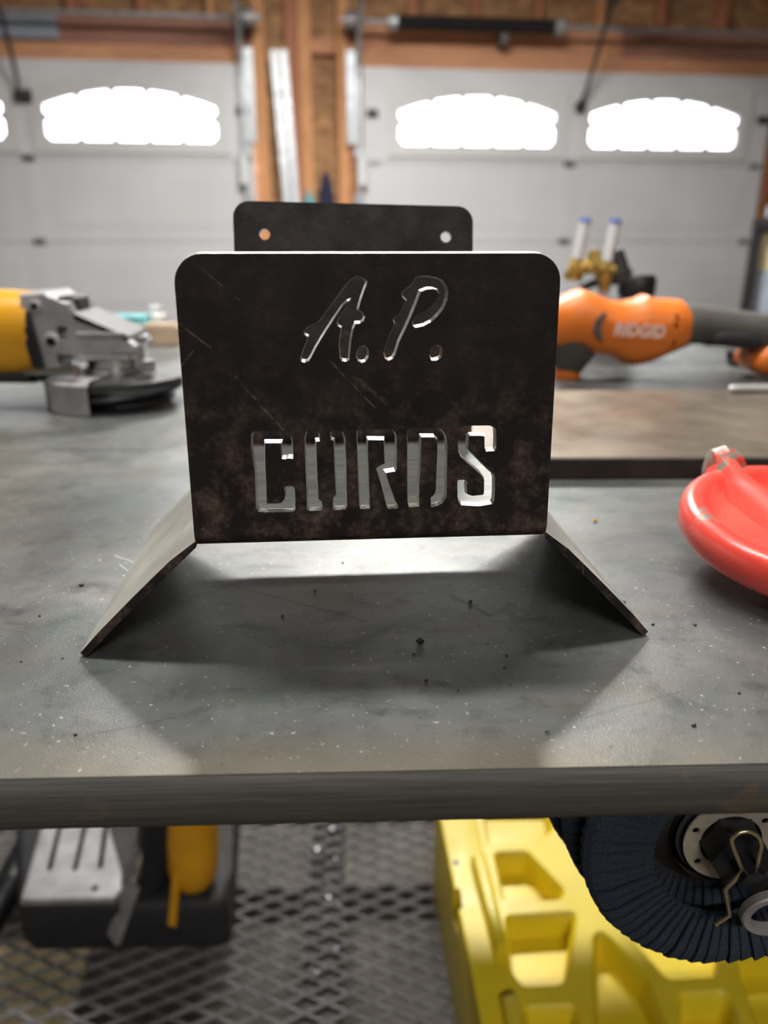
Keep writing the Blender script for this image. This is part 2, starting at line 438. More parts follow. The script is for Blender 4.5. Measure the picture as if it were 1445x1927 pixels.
def arch(uc, hw, z0, zs, zt, n=16, rc=.03):
    pts = [(uc - hw + rc, z0), (uc + hw - rc, z0), (uc + hw, z0 + rc)]
    pts += [(uc + hw * math.cos(t) if False else uc + hw * (1 - 2 * i / n), zs + (zt - zs) * (1 - (1 - 2 * i / n) ** 2)) for i, t in [(i, 0) for i in range(n + 1)]]
    pts.append((uc - hw, z0 + rc))
    return pts
PORTALS = []
def garage_door(name, uc, label):
    root = bpy.data.objects.new(name, None); COL.objects.link(root); root.matrix_world = WM
    root['kind'] = 'structure'; root['label'] = label; root['category'] = 'garage door'
    hw = 1.36
    zs = [(.60, 1.137), (.12, .60), (-.36, .12), (FLOOR_Z, -.36)]
    for i, (a, b) in enumerate(zs):
        bm = nb(); holes = []
        if i == 0:
            for w in (-.62, .63): holes.append([(uc + w - .555, .655), (uc + w + .555, .655), (uc + w + .555, 1.02), (uc + w - .555, 1.02)])
        c = .002
        holed(bm, [(uc - hw + c, a + c), (uc + hw - c, a + c), (uc + hw - c, b - c), (uc - hw + c, b - c)], holes, 0, .044,
              outer_back=[(uc - hw, a), (uc + hw, a), (uc + hw, b), (uc - hw, b)])
        sec = obj('section', bm, MT['door'], root)
        if i: # embossed long panels
            for s_ in (-.68, .68):
                for zz in ((a + b) / 2,):
                    obj('panel', wbox((uc + s_ - .55, -.004, zz - .15), (uc + s_ + .55, .002, zz + .15), .003), MT['door'], sec)
        obj('stile', wbox((uc - .045, -.003, a + .01), (uc + .045, .002, b - .01), .003), MT['door'], sec)
        if i == 0:
            for w in (-.62, .63):
                c0 = uc + w
                ar = arch(c0, .508, .703, .895, .985)
                bm = nb()
                holed(bm, [(c0 - .585, .632), (c0 + .585, .632), (c0 + .585, 1.045), (c0 - .585, 1.045)], [ar], -.016, .03)
                # short grille tabs at the pane edge
                for k in range(1, 5):
                    u = c0 - .508 + 1.016 * k / 5
                    zt = .895 + .09 * (1 - ((u - c0) / .508) ** 2)
                    prism(bm, [(u - .03, zt + .01), (u + .03, zt + .01), (u, zt - .042)], 0, .012); prism(bm, [(u - .03, .695), (u + .03, .695), (u, .738)], 0, .012)
                for sgn in (-1, 1):
                    prism(bm, [(c0 + sgn * .515, .795), (c0 + sgn * .515, .865), (c0 + sgn * .468, .83)], 0, .012)
                obj('window_frame', bm, MT['doorframe'], sec)
                obj('pane', wbox((c0 - .54, .020, .67), (c0 + .54, .024, 1.01)), MT['glass'], sec)
                bm = nb()
                for k in range(1, 5): cyl(bm, (c0 - .508 + 1.016 * k / 5, .014, .70), (c0 - .508 + 1.016 * k / 5, .014, .98), .0018, n=6)
                cyl(bm, (c0 - .51, .014, .83), (c0 + .51, .014, .83), .0018, n=6)
                obj('grille', bm, MT['doorframe'], sec)
                PORTALS.append((c0, .845))
        if i < 3:
            for u in (uc, uc - 1.29, uc + 1.29):
                bm = wbox((u - .03, -.010, a - .02), (u + .03, 0, a + .02), .003)
                cyl(bm, (u - .04, -.012, a), (u + .04, -.012, a), .009, n=12)
                obj('hinge', bm, MT['mesh'] if u == uc else MT['galv'], sec)
        if i == 0:
            obj('bracket', wbox((uc + .02, -.03, .90), (uc + .075, 0, .97), .003), MT['dsteel'], sec)
            for sg in (-1, 1): obj('bracket', wbox((uc + sg * 1.3 - .035, -.03, .86), (uc + sg * 1.3 + .035, 0, .90), .003), MT['dsteel'], sec)
    return root
garage_door('door_1', -2.18, 'white sectional garage door with arched windows beside the grey leaning channel')
garage_door('door_2', 1.225, 'white sectional garage door with arched windows below the black torsion spring')
for i, (u, z) in enumerate(PORTALS):       # daylight portals in the window openings
    ld = bpy.data.lights.new('window_portal', 'AREA'); ld.shape = 'RECTANGLE'; ld.size, ld.size_y = 1.06, .33
    ld.cycles.is_portal = True
    lo = bpy.data.objects.new('window_portal', ld); COL.objects.link(lo)
    lo.matrix_world = WM @ Matrix.Translation((u, .05, z)) @ Matrix.Rotation(rad(-90), 4, 'X')

# ================================================================ door hardware
def W3(u, y, z): return WM @ Vector((u, y, z))
def track(name, u, s, label):
    t = thing(name, label, 'door track', M=WM @ Matrix.Translation((u, 0, FLOOR_Z)))
    b = -FLOOR_Z
    path = [(0, -.05, .0), (0, -.05, 1.06 + b)]
    for k in range(1, 9):
        a = rad(90 * k / 8)
        path.append((0, -.05 - .36 * (1 - math.cos(a)), 1.06 + b + .36 * math.sin(a)))
    path.append((0, -4.2, 1.45 + b))
    bm = nb(); prev = None                # C-shaped rail swept along the path
    prof = [(-.028, .012), (-.028, -.012), (.028, -.012), (.028, .012), (.024, .012), (.024, -.008), (-.024, -.008), (-.024, .012)]
    for i, p in enumerate(path):
        p = Vector(p); d = (Vector(path[min(i + 1, len(path) - 1)]) - Vector(path[max(i - 1, 0)])).normalized()
        nrm = Vector((1, 0, 0)).cross(d)
        ring = [bm.verts.new(p + nrm * q[0] + Vector((s, 0, 0)) * q[1]) for q in prof]
        if prev:
            for k in range(len(ring)):
                j = (k + 1) % len(ring); bm.faces.new((prev[k], prev[j], ring[j], ring[k]))
        prev = ring
    obj('rail', bm, MT['galv'], t)
    bm = wbox((s * .015 - .01, -.02, .70 + b), (s * .015 + .055 * s, .045, 1.22 + b)) if s > 0 else wbox((s * .07, -.02, .70 + b), (0, .045, 1.22 + b))
    obj('angle_bracket', bm, MT['galv'], t)
    bm = nb(); box(bm, (s * .03, -.045, 1.36 + b), (.09, .03, .12), None, .004)
    obj('bearing_plate', bm, MT['dsteel'], t)
    for z in (-.3, .35, .62):
        obj('track_clip', wbox((-.03, -.07, z + b), (.03, -.02, z + b + .05), .003), MT['galv'], t)
    bm = nb(); cyl(bm, (-.02 * s, -.065, .46 + b), (-.02 * s, -.065, .62 + b), .03, n=16)
    obj('roller_guard', bm, MT['white'], t, True)
    return t
track('door_track', -.868, 1, 'galvanised roller track at the edge of the door beside the leaning channel')
track('door_track', -.165, -1, 'galvanised roller track rising past the bare spring shaft')
def spring_shaft(u0, u1, s0, s1, label):
    t = thing('torsion_shaft', label, 'spring shaft', M=WM @ Matrix.Translation(((u0 + u1) / 2, -.10, 1.355)))
    L = (u1 - u0) / 2
    bm = nb(); cyl(bm, (-L, 0, 0), (L, 0, 0), .0135, n=14); obj('shaft', bm, MT['galv'], t, True)
    for e in (-L + .07, L - .07):
        bm = nb(); cyl(bm, (e - .035, 0, 0), (e + .035, 0, 0), .045, n=24); obj('cable_drum', bm, MT['cast'], t, True)
    if s1 > s0:
        c = (u0 + u1) / 2; a, b = s0 - c, s1 - c
        bm = nb(); n = int((b - a) / .013); P = []
        for i in range(n * 10 + 1):
            ph = 2 * math.pi * i / 10
            P.append((a + (b - a) * i / (n * 10), .036 * math.cos(ph), .036 * math.sin(ph)))
        tube(bm, P, .0058, 6); obj('spring', bm, MT['black'], t, True)
        for q in (a, b):
            bm = nb(); cyl(bm, (q - .025, 0, 0), (q + .025, 0, 0), .04, .046, 20); obj('winding_cone', bm, MT['galv'], t, True)
    obj('centre_bracket', wbox((-.52, .0, -.09), (-.485, .10 + .072, -.02), .003), MT['mesh'], t)
    return t
spring_shaft(-3.75, -.73, 0, 0, 'bare grey spring shaft above the door beside the leaning channel')
spring_shaft(-.28, 2.75, .04, 1.06, 'grey shaft carrying a black torsion spring on the header')
def opener_arm(u, top, label):
    t = thing('opener_arm', label, 'opener arm', M=WM @ Matrix.Translation((u, -.02, .935)))
    bm = nb(); box(bm, (.0, -.02, 0), (.05, .05, .05), None, .004); obj('door_bracket', bm, MT['dsteel'], t)
    bm = nb(); tube(bm, smooth_pts([(0, -.03, 0), (.02, -.12, .16), (.03, -.30, .42), (.03, -.42, .50)], 4), .012, 8); obj('curved_arm', bm, MT['dsteel'], t, True)
    bm = nb(); box(bm, (.03, -.45, .505), (.05, .16, .045), None, .004); obj('trolley', bm, MT['black'], t)
    bm = nb(); box(bm, (.03, -2.1, .56), (.035, 3.8, .04), None, .003); obj('rail', bm, MT['galv'], t)
    return t
opener_arm(1.255, 0, 'dark curved opener arm between the two windows under the black spring')
opener_arm(-2.17, 0, 'dark curved opener arm on the door with the bare spring shaft')
# leaning channel in the stud bay
t = thing('metal_channel', 'long grey metal channel leaning in the stud bay between the doors', 'metal channel', M=WM @ Matrix.Translation((-.56, -.12, FLOOR_Z)))
for i, (dx, w) in enumerate(((0, .048), (.056, .042))):
    bm = nb()
    M2 = Matrix.Rotation(math.atan2(-.11, 2.07), 4, 'Y') @ Matrix.Rotation(rad(-4.1), 4, 'X') @ Matrix.Translation((dx, 0, 0))
    prism(bm, [(-w / 2, 0), (w / 2, 0), (w / 2, .03), (w / 2 - .004, .03), (w / 2 - .004, .004), (-w / 2 + .004, .004), (-w / 2 + .004, .03), (-w / 2, .03)], .0, 2.07, M2, axis='z')
    obj('channel', bm, MT['galv'], t)
# rag on the plywood between the doors
bm = nb()
lathe(bm, [(.0, .24), (.018, .235), (.034, .18), (.05, .10), (.06, .02), (.055, -.05), (.03, -.09), (0, -.09)], 14, Matrix.Diagonal((1, .5, 1, 1)))
o = obj('work_glove', bm, MT['navy'], smooth=True); o.matrix_world = WM @ Matrix.Translation((-.37, .06, .30)); tag(o, 'dark navy glove hanging on the brown board between the doors', 'glove')
bm = nb(); lathe(bm, [(0, 0), (.035, 0), (.037, .14), (.03, .17), (.012, .19), (.012, .22), (0, .22)], 20)
o = obj('spray_bottle', bm, MT['teal'], smooth=True); o.matrix_world = WM @ Matrix.Translation((-.485, .0, .21)); tag(o, 'teal bottle standing at the foot of the reddish stud', 'bottle')
obj('nailing_block', wbox((-.66, -.06, .16), (-.28, .10, .21), .003), MT['pine_stud'], wf)
# shelving beside the right door
SY = 3.5
_c = yp(1395, 560, SY)
SHX = Matrix.Translation((_c.x, SY, FLOOR_Z)) @ Matrix.Rotation(rad(-27), 4, 'Z')
def shz(py): return yp(1425, py, SY).z - FLOOR_Z
t = thing('shelving_unit', 'black steel shelving unit standing beside the garage door', 'shelving', M=SHX)
for x in (.0, .86):
    for y in (0, .40): obj('post', wbox((x, y, 0), (x + .035, y + .035, shz(412)), .003), MT['black'], t)
for z in (shz(800), shz(592) - .03, shz(414) - .035): obj('shelf', wbox((.002, .002, z), (.893, .433, z + .03), .003), MT['black'], t)
def shelf_thing(name, lo, hi, m, label, cat, bevel=.01):
    c = Vector(((lo[0] + hi[0]) / 2, (lo[1] + hi[1]) / 2, lo[2]))
    bm = nb(); box(bm, (0, 0, (hi[2] - lo[2]) / 2), (hi[0] - lo[0], hi[1] - lo[1], hi[2] - lo[2]), None, bevel)
    o = obj(name, bm, MT[m]); o.matrix_world = SHX @ Matrix.Translation(c); return tag(o, label, cat)
shelf_thing('storage_bin', (.045, .045, shz(592)), (.60, .39, shz(510)), 'grey', 'blue-grey storage bin on the shelf below the tan box', 'bin')
shelf_thing('wooden_box', (.045, .05, shz(510)), (.58, .36, shz(434)), 'ply', 'tan wooden box stacked on the blue-grey bin beside the door', 'box')
zc = shz(411)
for k, (m, lab) in enumerate((('grey', 'blue-grey'), ('galv', 'silver'), ('white', 'white'))):
    bm = nb(); box(bm, (0, 0, .024), (.75 - .04 * k, .36, .046), None, .006)
    for s in (-1, 1): box(bm, (s * (.36 - .02 * k), 0, .026), (.012, .37, .050), None, .003)
    o = obj('flat_case', bm, MT[m]); o.matrix_world = SHX @ Matrix.Translation((.42, .22, zc + .0525 * k)); tag(o, lab + ' flat case in the pile on top of the shelving', 'case')

# ceiling tube lamps of the garage, fixed at the ceiling above and behind the view
def tube_lamp(loc, rz, power, label):
    t = thing('ceiling_lamp_offscreen', label, 'lamp', loc, rz)
    obj('housing', wbox((-.62, -.07, .02), (.62, .07, .08), .01), MT['white'], t)
    for y in (-.035, .035):
        bm = nb(); cyl(bm, (-.6, y, 0), (.6, y, 0), .013, n=12); obj('tube_offscreen', bm, MT['lamp'], t, True)
    ld = bpy.data.lights.new('ceiling_lamp_light_offscreen', 'AREA'); ld.shape = 'RECTANGLE'; ld.size, ld.size_y = 1.2, .14; ld.energy = power; ld.color = (1, .975, .935)
    lo = bpy.data.objects.new('ceiling_lamp_light_offscreen', ld); COL.objects.link(lo); lo.parent = t; lo.location = (0, 0, -.02)
    return t
LZ = CEIL_Z - .0805
tube_lamp((-.25, .62, LZ), 0.05, LAMP_BENCH, 'twin tube ceiling lamp over the steel bench')
tube_lamp((.25, -2.1, LZ), 0.1, LAMP_FRONT, 'twin tube ceiling lamp over the room opposite the garage doors')
tube_lamp((.0, 2.9, LZ), .1, LAMP_MID, 'twin tube ceiling lamp between the bench and the garage doors')

def cut(o, cutters):                        # real openings cut into a finished part
    for cb in cutters:
        c = obj('cutter', cb, MT['black'], o.parent)
        bpy.context.view_layer.update()
        md = o.modifiers.new('cut', 'BOOLEAN'); md.object = c; md.operation = 'DIFFERENCE'; md.solver = 'EXACT'
        me = bpy.data.meshes.new_from_object(o.evaluated_get(bpy.context.evaluated_depsgraph_get()))
        o.modifiers.remove(md); o.data = me
        bpy.data.objects.remove(c)
    return o

# ================================================================ the bench
t = thing('welding_table', 'steel welding bench with thick plate top and expanded mesh shelf', 'workbench', M=TM @ Matrix.Translation((0, 0, FLOOR_Z)))
TZ = -FLOOR_Z
X0, X1, TD, TT = -.85, .95, .93, .0185
bm = nb()
prism(bm, [(.0003, 0), (TD, 0), (TD, -TT), (.004, -TT), (.004, -.0003), (.0003, -.0002)], X0, X1, Matrix.Translation((0, 0, TZ)), axis='x')
top = obj('tabletop', bm, MT['table'], t)
bm = nb()
prism(bm, [(.0003, -.0003), (-.0005, -.0012), (-.0018, -.0040), (-.0025, -.0072), (.0038, -.0072), (.0038, -.0003)], X0, X1, Matrix.Translation((0, 0, TZ)), axis='x')
obj('ground_edge', bm, MT['edge'], t, True)
bm = nb()
prism(bm, [(-.0025, -.0072), (-.0024, -.0100), (-.0018, -.0130), (-.0004, -.0160), (.0016, -.0180), (.0039, -.0185), (.0039, -.0072)], X0, X1, Matrix.Translation((0, 0, TZ)), axis='x')
obj('lower_edge', bm, MT['edge'], t, True)
for x in (X0 + .05, X1 - .11):
    for y in (.05, TD - .11): obj('leg', bbox((x, y, 0), (x + .06, y + .06, TZ - TT - .0005), .004), MT['dsteel'], t)
SH = TZ - .70
for y in (.05, TD - .11): obj('shelf_rail', bbox((X0 + .115, y, SH - .045), (X1 - .115, y + .04, SH - .005), .003), MT['dsteel'], t)
for x in (X0 + .06, X1 - .10): obj('shelf_rail', bbox((x, .115, SH - .045), (x + .04, TD - .115, SH - .005), .003), MT['dsteel'], t)
sx = (TM.inverted() @ gp(612, 1730, -.705)).x
bm = nb(); prism(bm, [(-.024, 0), (.024, 0), (.024, -.028), (.020, -.028), (.020, -.004), (-.024, -.004)], .10, TD - .10, Matrix.Translation((sx, 0, SH - .006)))
obj('shelf_beam', bm, MT['rubber'], t)
# expanded metal: two families of slanted strands
LW, SW = .051, .0235
bm = nb(); xa, xb, ya, yb = X0 + .06, X1 - .06, .06, TD - .06
for fam in (1, -1):
    ang = math.atan2(SW, LW) * fam
    k0 = int((xa - (yb - ya) * LW / SW) / LW) - 2; k1 = int((xb + (yb - ya) * LW / SW) / LW) + 2
    for k in range(k0, k1):
        xs = k * LW
        # line x = xs + fam*(y-ya)*LW/SW, clipped to the shelf
        y_lo, y_hi = ya, yb
        f = lambda y: xs + fam * (y - ya) * LW / SW
        g = lambda x: ya + fam * (x - xs) * SW / LW
        lo_, hi_ = sorted((g(xa), g(xb))); y_lo, y_hi = max(y_lo, lo_), min(y_hi, hi_)
        if y_hi - y_lo < .004: continue
        c = Vector(((f(y_lo) + f(y_hi)) / 2, (y_lo + y_hi) / 2, SH - (.0015 if fam > 0 else .0032)))
        L = math.hypot(f(y_hi) - f(y_lo), y_hi - y_lo)
        box(bm, (0, 0, 0), (L, .0042, .0028), Matrix.Translation(c) @ Matrix.Rotation(ang, 4, 'Z') @ Matrix.Rotation(rad(28 * fam), 4, 'X'))
o = obj('mesh_strands', bm, MT['mesh'], t); o['kind'] = 'stuff'

# ================================================================ the cut steel holder
HM = Matrix.Translation((-.0047, .2385, 0)) @ Matrix.Rotation(rad(4.35), 4, 'Z')
holder = thing('sheet_metal_holder', 'dark bent sheet-steel holder with A.P. CURDS cut through its front', 'metal holder', M=HM)
ST = .0030                                  # sheet thickness
XL, XR, ZB, DEP, BR = -.0573, .0597, .0392, .122, .0055
def crop(pts, x0, y0, k):                   # outline read on the photograph -> millimetre outline on the sheet
    return [(lambda h: (h.x, h.z))(plane_hit(HM, x0 + a / k, y0 + b / k)) for a, b in pts]
LET = []
LET.append(crop([(88,210),(110,170),(160,153),(540,150),(605,175),(640,225),(655,310),(668,530),(600,522),(560,534),(505,532),(495,315),(280,315),(282,600),(295,900),(303,1137),(420,1140),(500,1130),(545,1080),(555,1000),(540,930),(560,905),(660,905),(685,940),(692,1100),(690,1220),(660,1255),(250,1258),(190,1250),(155,1200),(150,1000),(140,700),(120,560),(105,480),(90,400)], 460, 790, 7.225))
LET.append(crop([(835,165),(870,155),(985,150),(1025,190),(1028,290),(975,295),(985,600),(1000,900),(1005,1080),(1050,1110),(1060,1160),(1062,1235),(880,1240),(850,1215),(845,1000),(830,700),(820,400),(815,250)], 460, 790, 7.225))
LET.append(crop([(1165,165),(1200,145),(1310,148),(1345,180),(1370,260),(1385,600),(1390,900),(1395,1170),(1370,1215),(1215,1230),(1200,1200),(1205,1060),(1245,1020),(1240,950),(1225,700),(1215,400),(1212,290),(1175,270),(1162,210)], 460, 790, 7.225))
LET.append(crop([(315,210),(345,190),(900,180),(990,185),(1050,235),(1080,320),(1082,600),(1078,940),(1045,985),(1000,990),(870,1010),(900,1110),(980,1350),(1060,1560),(1100,1620),(1105,1680),(1070,1698),(910,1698),(880,1630),(830,1430),(770,1200),(705,990),(680,930),(720,905),(790,860),(850,835),(840,600),(830,385),(535,382),(530,600),(545,1000),(560,1500),(570,1695),(385,1705),(365,1640),(350,1300),(335,900),(320,500)], 640, 790, 10.142))
LET.append(crop([(118,150),(130,115),(200,105),(350,110),(500,105),(560,115),(610,160),(645,220),(662,300),(660,500),(655,800),(652,1050),(600,1130),(540,1165),(460,1188),(440,1180),(435,1060),(490,1010),(505,950),(515,700),(528,400),(525,280),(480,235),(310,235),(305,400),(295,700),(280,900),(280,1180),(140,1188),(122,1120),(118,700)], 750, 790, 7.225))
LET.append(crop([(808,180),(830,120),(870,95),(940,80),(1230,78),(1290,95),(1325,130),(1330,250),(1325,400),(1310,425),(1190,428),(1170,380),(1168,225),(1090,215),(975,215),(955,235),(945,405),(1100,560),(1230,690),(1290,740),(1310,800),(1308,1000),(1300,1110),(1270,1145),(1100,1175),(850,1162),(815,1120),(800,1040),(800,830),(830,815),(905,815),(940,840),(925,900),(935,1010),(1000,1035),(1150,1020),(1160,990),(1163,815),(1100,730),(1000,640),(910,565),(840,500),(812,430),(805,300)], 750, 790, 7.225))
LET.append(crop([(430,960),(560,780),(750,520),(900,320),(1000,200),(1090,145),(1180,140),(1260,180),(1310,230),(1300,290),(1260,390),(1200,560),(1150,745),(1230,800),(1270,880),(1240,960),(1180,995),(1100,1000),(1060,1100),(1020,1300),(1000,1500),(985,1660),(930,1690),(860,1680),(810,1620),(790,1400),(810,1200),(830,1080),(775,1050),(750,990),(770,930),(850,800),(920,700),(1000,575),(960,600),(870,680),(750,850),(600,1080),(480,1270),(380,1440),(300,1600),(250,1680),(180,1705),(120,1690),(90,1640),(130,1500),(210,1300),(230,1240),(160,1200),(150,1140),(230,1050),(350,1000)], 555, 505, 9.633))
LET.append(crop([(1125,1500),(1170,1420),(1240,1390),(1300,1420),(1340,1500),(1335,1600),(1280,1690),(1210,1715),(1140,1680),(1105,1600)], 555, 505, 9.633))
LET.append(crop([(700,150),(800,140),(920,135),(1050,155),(1170,200),(1250,300),(1285,430),(1270,560),(1210,720),(1110,850),(980,970),(850,1040),(690,1075),(640,1050),(635,960),(690,860),(880,770),(990,670),(1080,560),(1115,460),(1090,400),(1000,372),(900,375),(790,420),(700,660),(600,900),(500,1120),(400,1330),(330,1550),(280,1640),(200,1675),(140,1645),(110,1540),(150,1400),(240,1160),(310,1010),(280,940),(310,870),(390,820),(450,720),(520,590),(450,520),(440,430),(520,370),(640,270)], 710, 505, 9.633))
LET.append(crop([(960,1450),(1010,1400),(1090,1390),(1160,1420),(1185,1500),(1160,1610),(1110,1650),(1040,1670),(980,1670),(945,1590)], 710, 505, 9.633))
def area(L): return sum(a[0] * b[1] - b[0] * a[1] for a, b in zip(L, L[1:] + L[:1])) / 2
def inset(L, d):                            # move the outline inwards by d
    if area(L) < 0: L = L[::-1]
    out = []; n = len(L)
    for i in range(n):
        p, a, b = Vector(L[i]), Vector(L[i - 1]), Vector(L[(i + 1) % n])
        e1, e2 = (p - a).normalized(), (b - p).normalized()
        n1, n2 = Vector((-e1.y, e1.x)), Vector((-e2.y, e2.x))
        m = n1 + n2
        if m.length < .2: m = n1
        m.normalize(); k = max(.6, m.dot(n1))
        out.append(tuple(p + m * (d / k)))
    return out
LET = [L if area(L) > 0 else L[::-1] for L in LET]
def rounded(x0, x1, z0, z1, r, n=8, xt0=None, xt1=None, zt0=None, zt1=None):    # square bottom, rounded top corners
    a, b = (x0 if xt0 is None else xt0), (x1 if xt1 is None else xt1)
    za, zb = (z1 if zt0 is None else zt0), (z1 if zt1 is None else zt1)
    pts = [(x0, z0), (x1, z0)]
    pts += [(b - r + r * math.cos(t), zb - r + r * math.sin(t)) for t in [math.pi / 2 * i / n for i in range(n + 1)]]
    pts += [(a + r - r * math.sin(t), za - r + r * math.cos(t)) for t in [math.pi / 2 * i / n for i in range(n + 1)]]
    return pts
bm = nb()
outl = rounded(XL, XR, ZB + BR, .1315, .0085, xt0=-.0570, xt1=.0586)
outf = [outl[0], outl[1]] + [(x - math.copysign(.0004, x), z - (.0004 if z > .12 else 0)) for x, z in outl[2:]]
A, B = holed(bm, outf, LET, 0, ST, [inset(L, .00042) for L in LET], outl, wall_mat=1, edge_mat=1)
def bend(bm, yc, zc, ro, ri, a0, a1, xl, xr, n=8, mi=0):    # quarter bend of the sheet; angles in the y,z plane
    prev = None
    for i in range(n + 1):
        t = a0 + (a1 - a0) * i / n
        ring = [bm.verts.new((x, yc + r * math.cos(t), zc + r * math.sin(t))) for x, r in ((xl, ro), (xr, ro), (xr, ri), (xl, ri))]
        if prev:
            for k in range(4):
                j = (k + 1) % 4; f = bm.faces.new((prev[k], prev[j], ring[j], ring[k])); f.material_index = mi if k in (0, 2) else 1
        prev = ring
bend(bm, BR, ZB + BR, BR, BR - ST, math.pi, 1.5 * math.pi, XL, XR)
front = obj('front_panel', bm, None, holder, mats=[MT['scale'], MT['cut']])
front['label'] = 'dark rusty front panel with cut-through lettering'
bm = nb(); box(bm, ((XL + XR) / 2, DEP / 2, ZB + ST / 2), (XR - XL, DEP - 2 * BR, ST))
obj('bottom_panel', bm, MT['shelf'], holder)
# back panel, leaning back a little, with two screw holes
BL = rad(10)
bm = nb()
BMt = Matrix.Translation((0, DEP - BR, ZB + BR)) @ Matrix.Rotation(-BL, 4, 'X') @ Matrix.Translation((0, BR - ST, 0))
def bhit(px, py):
    h_ = plane_hit(HM @ BMt, px, py); return (h_.x, h_.z)
tl, tr = bhit(437, 378), bhit(890, 388)
ob = rounded(XL + .0035, XR - .0035, 0, 0, .0072, xt0=tl[0], xt1=tr[0], zt0=tl[1], zt1=tr[1])
hs = []
for q in ((498, 441), (839, 446)):
    c = bhit(*q); hs.append([(c[0] + .0024 * math.cos(2 * math.pi * k / 20), c[1] + .0024 * math.sin(2 * math.pi * k / 20)) for k in range(20)])
holed(bm, ob, hs, 0, ST, wall_mat=1, edge_mat=0)
bmesh.ops.transform(bm, matrix=BMt, verts=bm.verts)
bend(bm, DEP - BR, ZB + BR, BR, BR - ST, -math.pi / 2, -BL, XL + .0035, XR - .0035)
bk = obj('back_panel', bm, None, holder, mats=[MT['scale'], MT['cut']]); bk['label'] = 'plain dark back panel with two screw holes'
# side wings, bent down and out to stand on the table
for s, xe, foot in ((-1, XL, -.0975), (1, XR, .0985)):
    bm = nb()
    d = Vector((foot - xe, -ZB)).normalized(); nrm = Vector((-d.y, d.x)) * (1 if s > 0 else -1)
    if nrm.y < 0: nrm = -nrm
    # cross-section in x,z: underside line from the shelf edge to the foot, outer line offset by the sheet thickness
    sec = []
    for k in range(7):                      # slightly bowed wing
        u = k / 6; p = Vector((xe, ZB)) + (Vector((foot, 0)) - Vector((xe, ZB))) * u + nrm * (.0004 * math.sin(math.pi * u))
        sec.append(p)
    up = [p + nrm * ST * .93 for p in sec]; up[-1] = Vector((foot + s * ST * .6, ST * .55)); up[0] = Vector((xe - s * .001, ZB + ST))
    ring = [tuple(p) for p in sec] + [tuple(p) for p in reversed(up)]
    prism(bm, ring, .0012, DEP - .004)
    for f in bm.faces:
        f.material_index = 0
    bm.faces.ensure_lookup_table()
    bm.faces[0].material_index = 1; bm.faces[1].material_index = 1
    w = obj('side_wing', bm, None, holder, mats=[MT['wing'], MT['scale']])

# ================================================================ things on the bench
def circ(c, r, n=16, a0=0, a1=2 * math.pi): return [(c[0] + r * math.cos(a0 + (a1 - a0) * i / n), c[1] + r * math.sin(a0 + (a1 - a0) * i / n)) for i in range(n)]
# --- steel plate lying on the bench
c = gp(1040, 905)
PM = Matrix.Translation(gp(760, 903)) @ Matrix.Rotation(rad(.6), 4, 'Z')
t = thing('steel_plate', 'thick brown scaled steel plate lying flat under the orange grinder', 'steel plate', M=PM)
bm = nb(); box(bm, (.27, .1105, .0068), (.54, .215, .0126), None, .0006)
obj('plate', bm, MT['plate2'], t)
bm = nb(); box(bm, (.27, .0015, .0063), (.5402, .003, .0125), None, .0005); obj('front_edge', bm, MT['plate2e'], t)
bm = nb(); p = gp(1374, 739, .0131)
cyl(bm, p + Vector((0, 0, .0033)), p + Vector((.12, .006, .0033)), .0033, n=16)
cyl(bm, p + Vector((-.0015, 0, .0033)), p + Vector((.001, 0, .0033)), .0025, .0033, n=16)
tag(obj('steel_rod', bm, MT['rodm'], smooth=True), 'bright round steel rod lying on the brown plate', 'rod')

# --- yellow angle grinder
K = .001
GC = gp(205, 758)
t = thing('angle_grinder', 'yellow and silver angle grinder resting on its wheel guard', 'angle grinder', (GC.x + .012, GC.y, 0), rad(2))
def mm(pts): return [(a * K, b * K) for a, b in pts]
tilt = Matrix.Rotation(rad(-2.5), 4, 'Y')
bm = nb(); lathe(bm, mm([(0, 10), (30, 9), (54, 10), (56, 12), (55, 14), (30, 14), (0, 14)]), 56, Matrix.Rotation(rad(-4.5), 4, 'Y'))
obj('grinding_wheel', bm, MT['dsteel'], t, True)
bm = nb(); lathe(bm, mm([(59, 1), (61, 1), (61, 25), (56, 28), (26, 28), (26, 25.5), (55, 25.5), (59, 23)]), 40, None, rad(120), rad(262))
obj('wheel_guard', bm, MT['cast'], t, True)
bm = nb(); lathe(bm, mm([(54, 19), (57, 19), (57, 25), (26, 28.5), (26, 26), (54, 23)]), 30, None, rad(262), rad(350)); obj('guard_lip', bm, MT['dsteel'], t, True)
bm = nb(); lathe(bm, mm([(0, 3), (44, 3), (46, 5), (44, 9), (0, 10)]), 28); obj('abrasive_face', bm, MT['dsteel'], t, True)
bm = nb(); lathe(bm, mm([(0, 27), (28, 27), (28, 32), (25, 33), (25, 50), (27, 52), (27, 58), (0, 58)]), 40); obj('spindle_collar', bm, MT['chrome'], t, True)
bm = nb(); prism(bm, mm([(-64, 94), (-43, 95), (-37, 88), (-25, 87), (-22, 76), (18, 58), (24, 52), (23, 46), (-18, 44), (-40, 38), (-54, 30), (-60, 52)]), -.029, .029, bevel=.0018)
head = obj('gear_head', bm, MT['cast'], t, True)
bm = nb(); box(bm, (-.031, 0, .083), (.017, .034, .016), None, .003); obj('lock_button', bm, MT['black'], head)
bm = nb(); prism(bm, mm([(-22, 79), (19, 60.5), (19, 57), (-22, 74)]), -.0305, .0305); obj('seam', bm, MT['black'], head)
holes_ = []
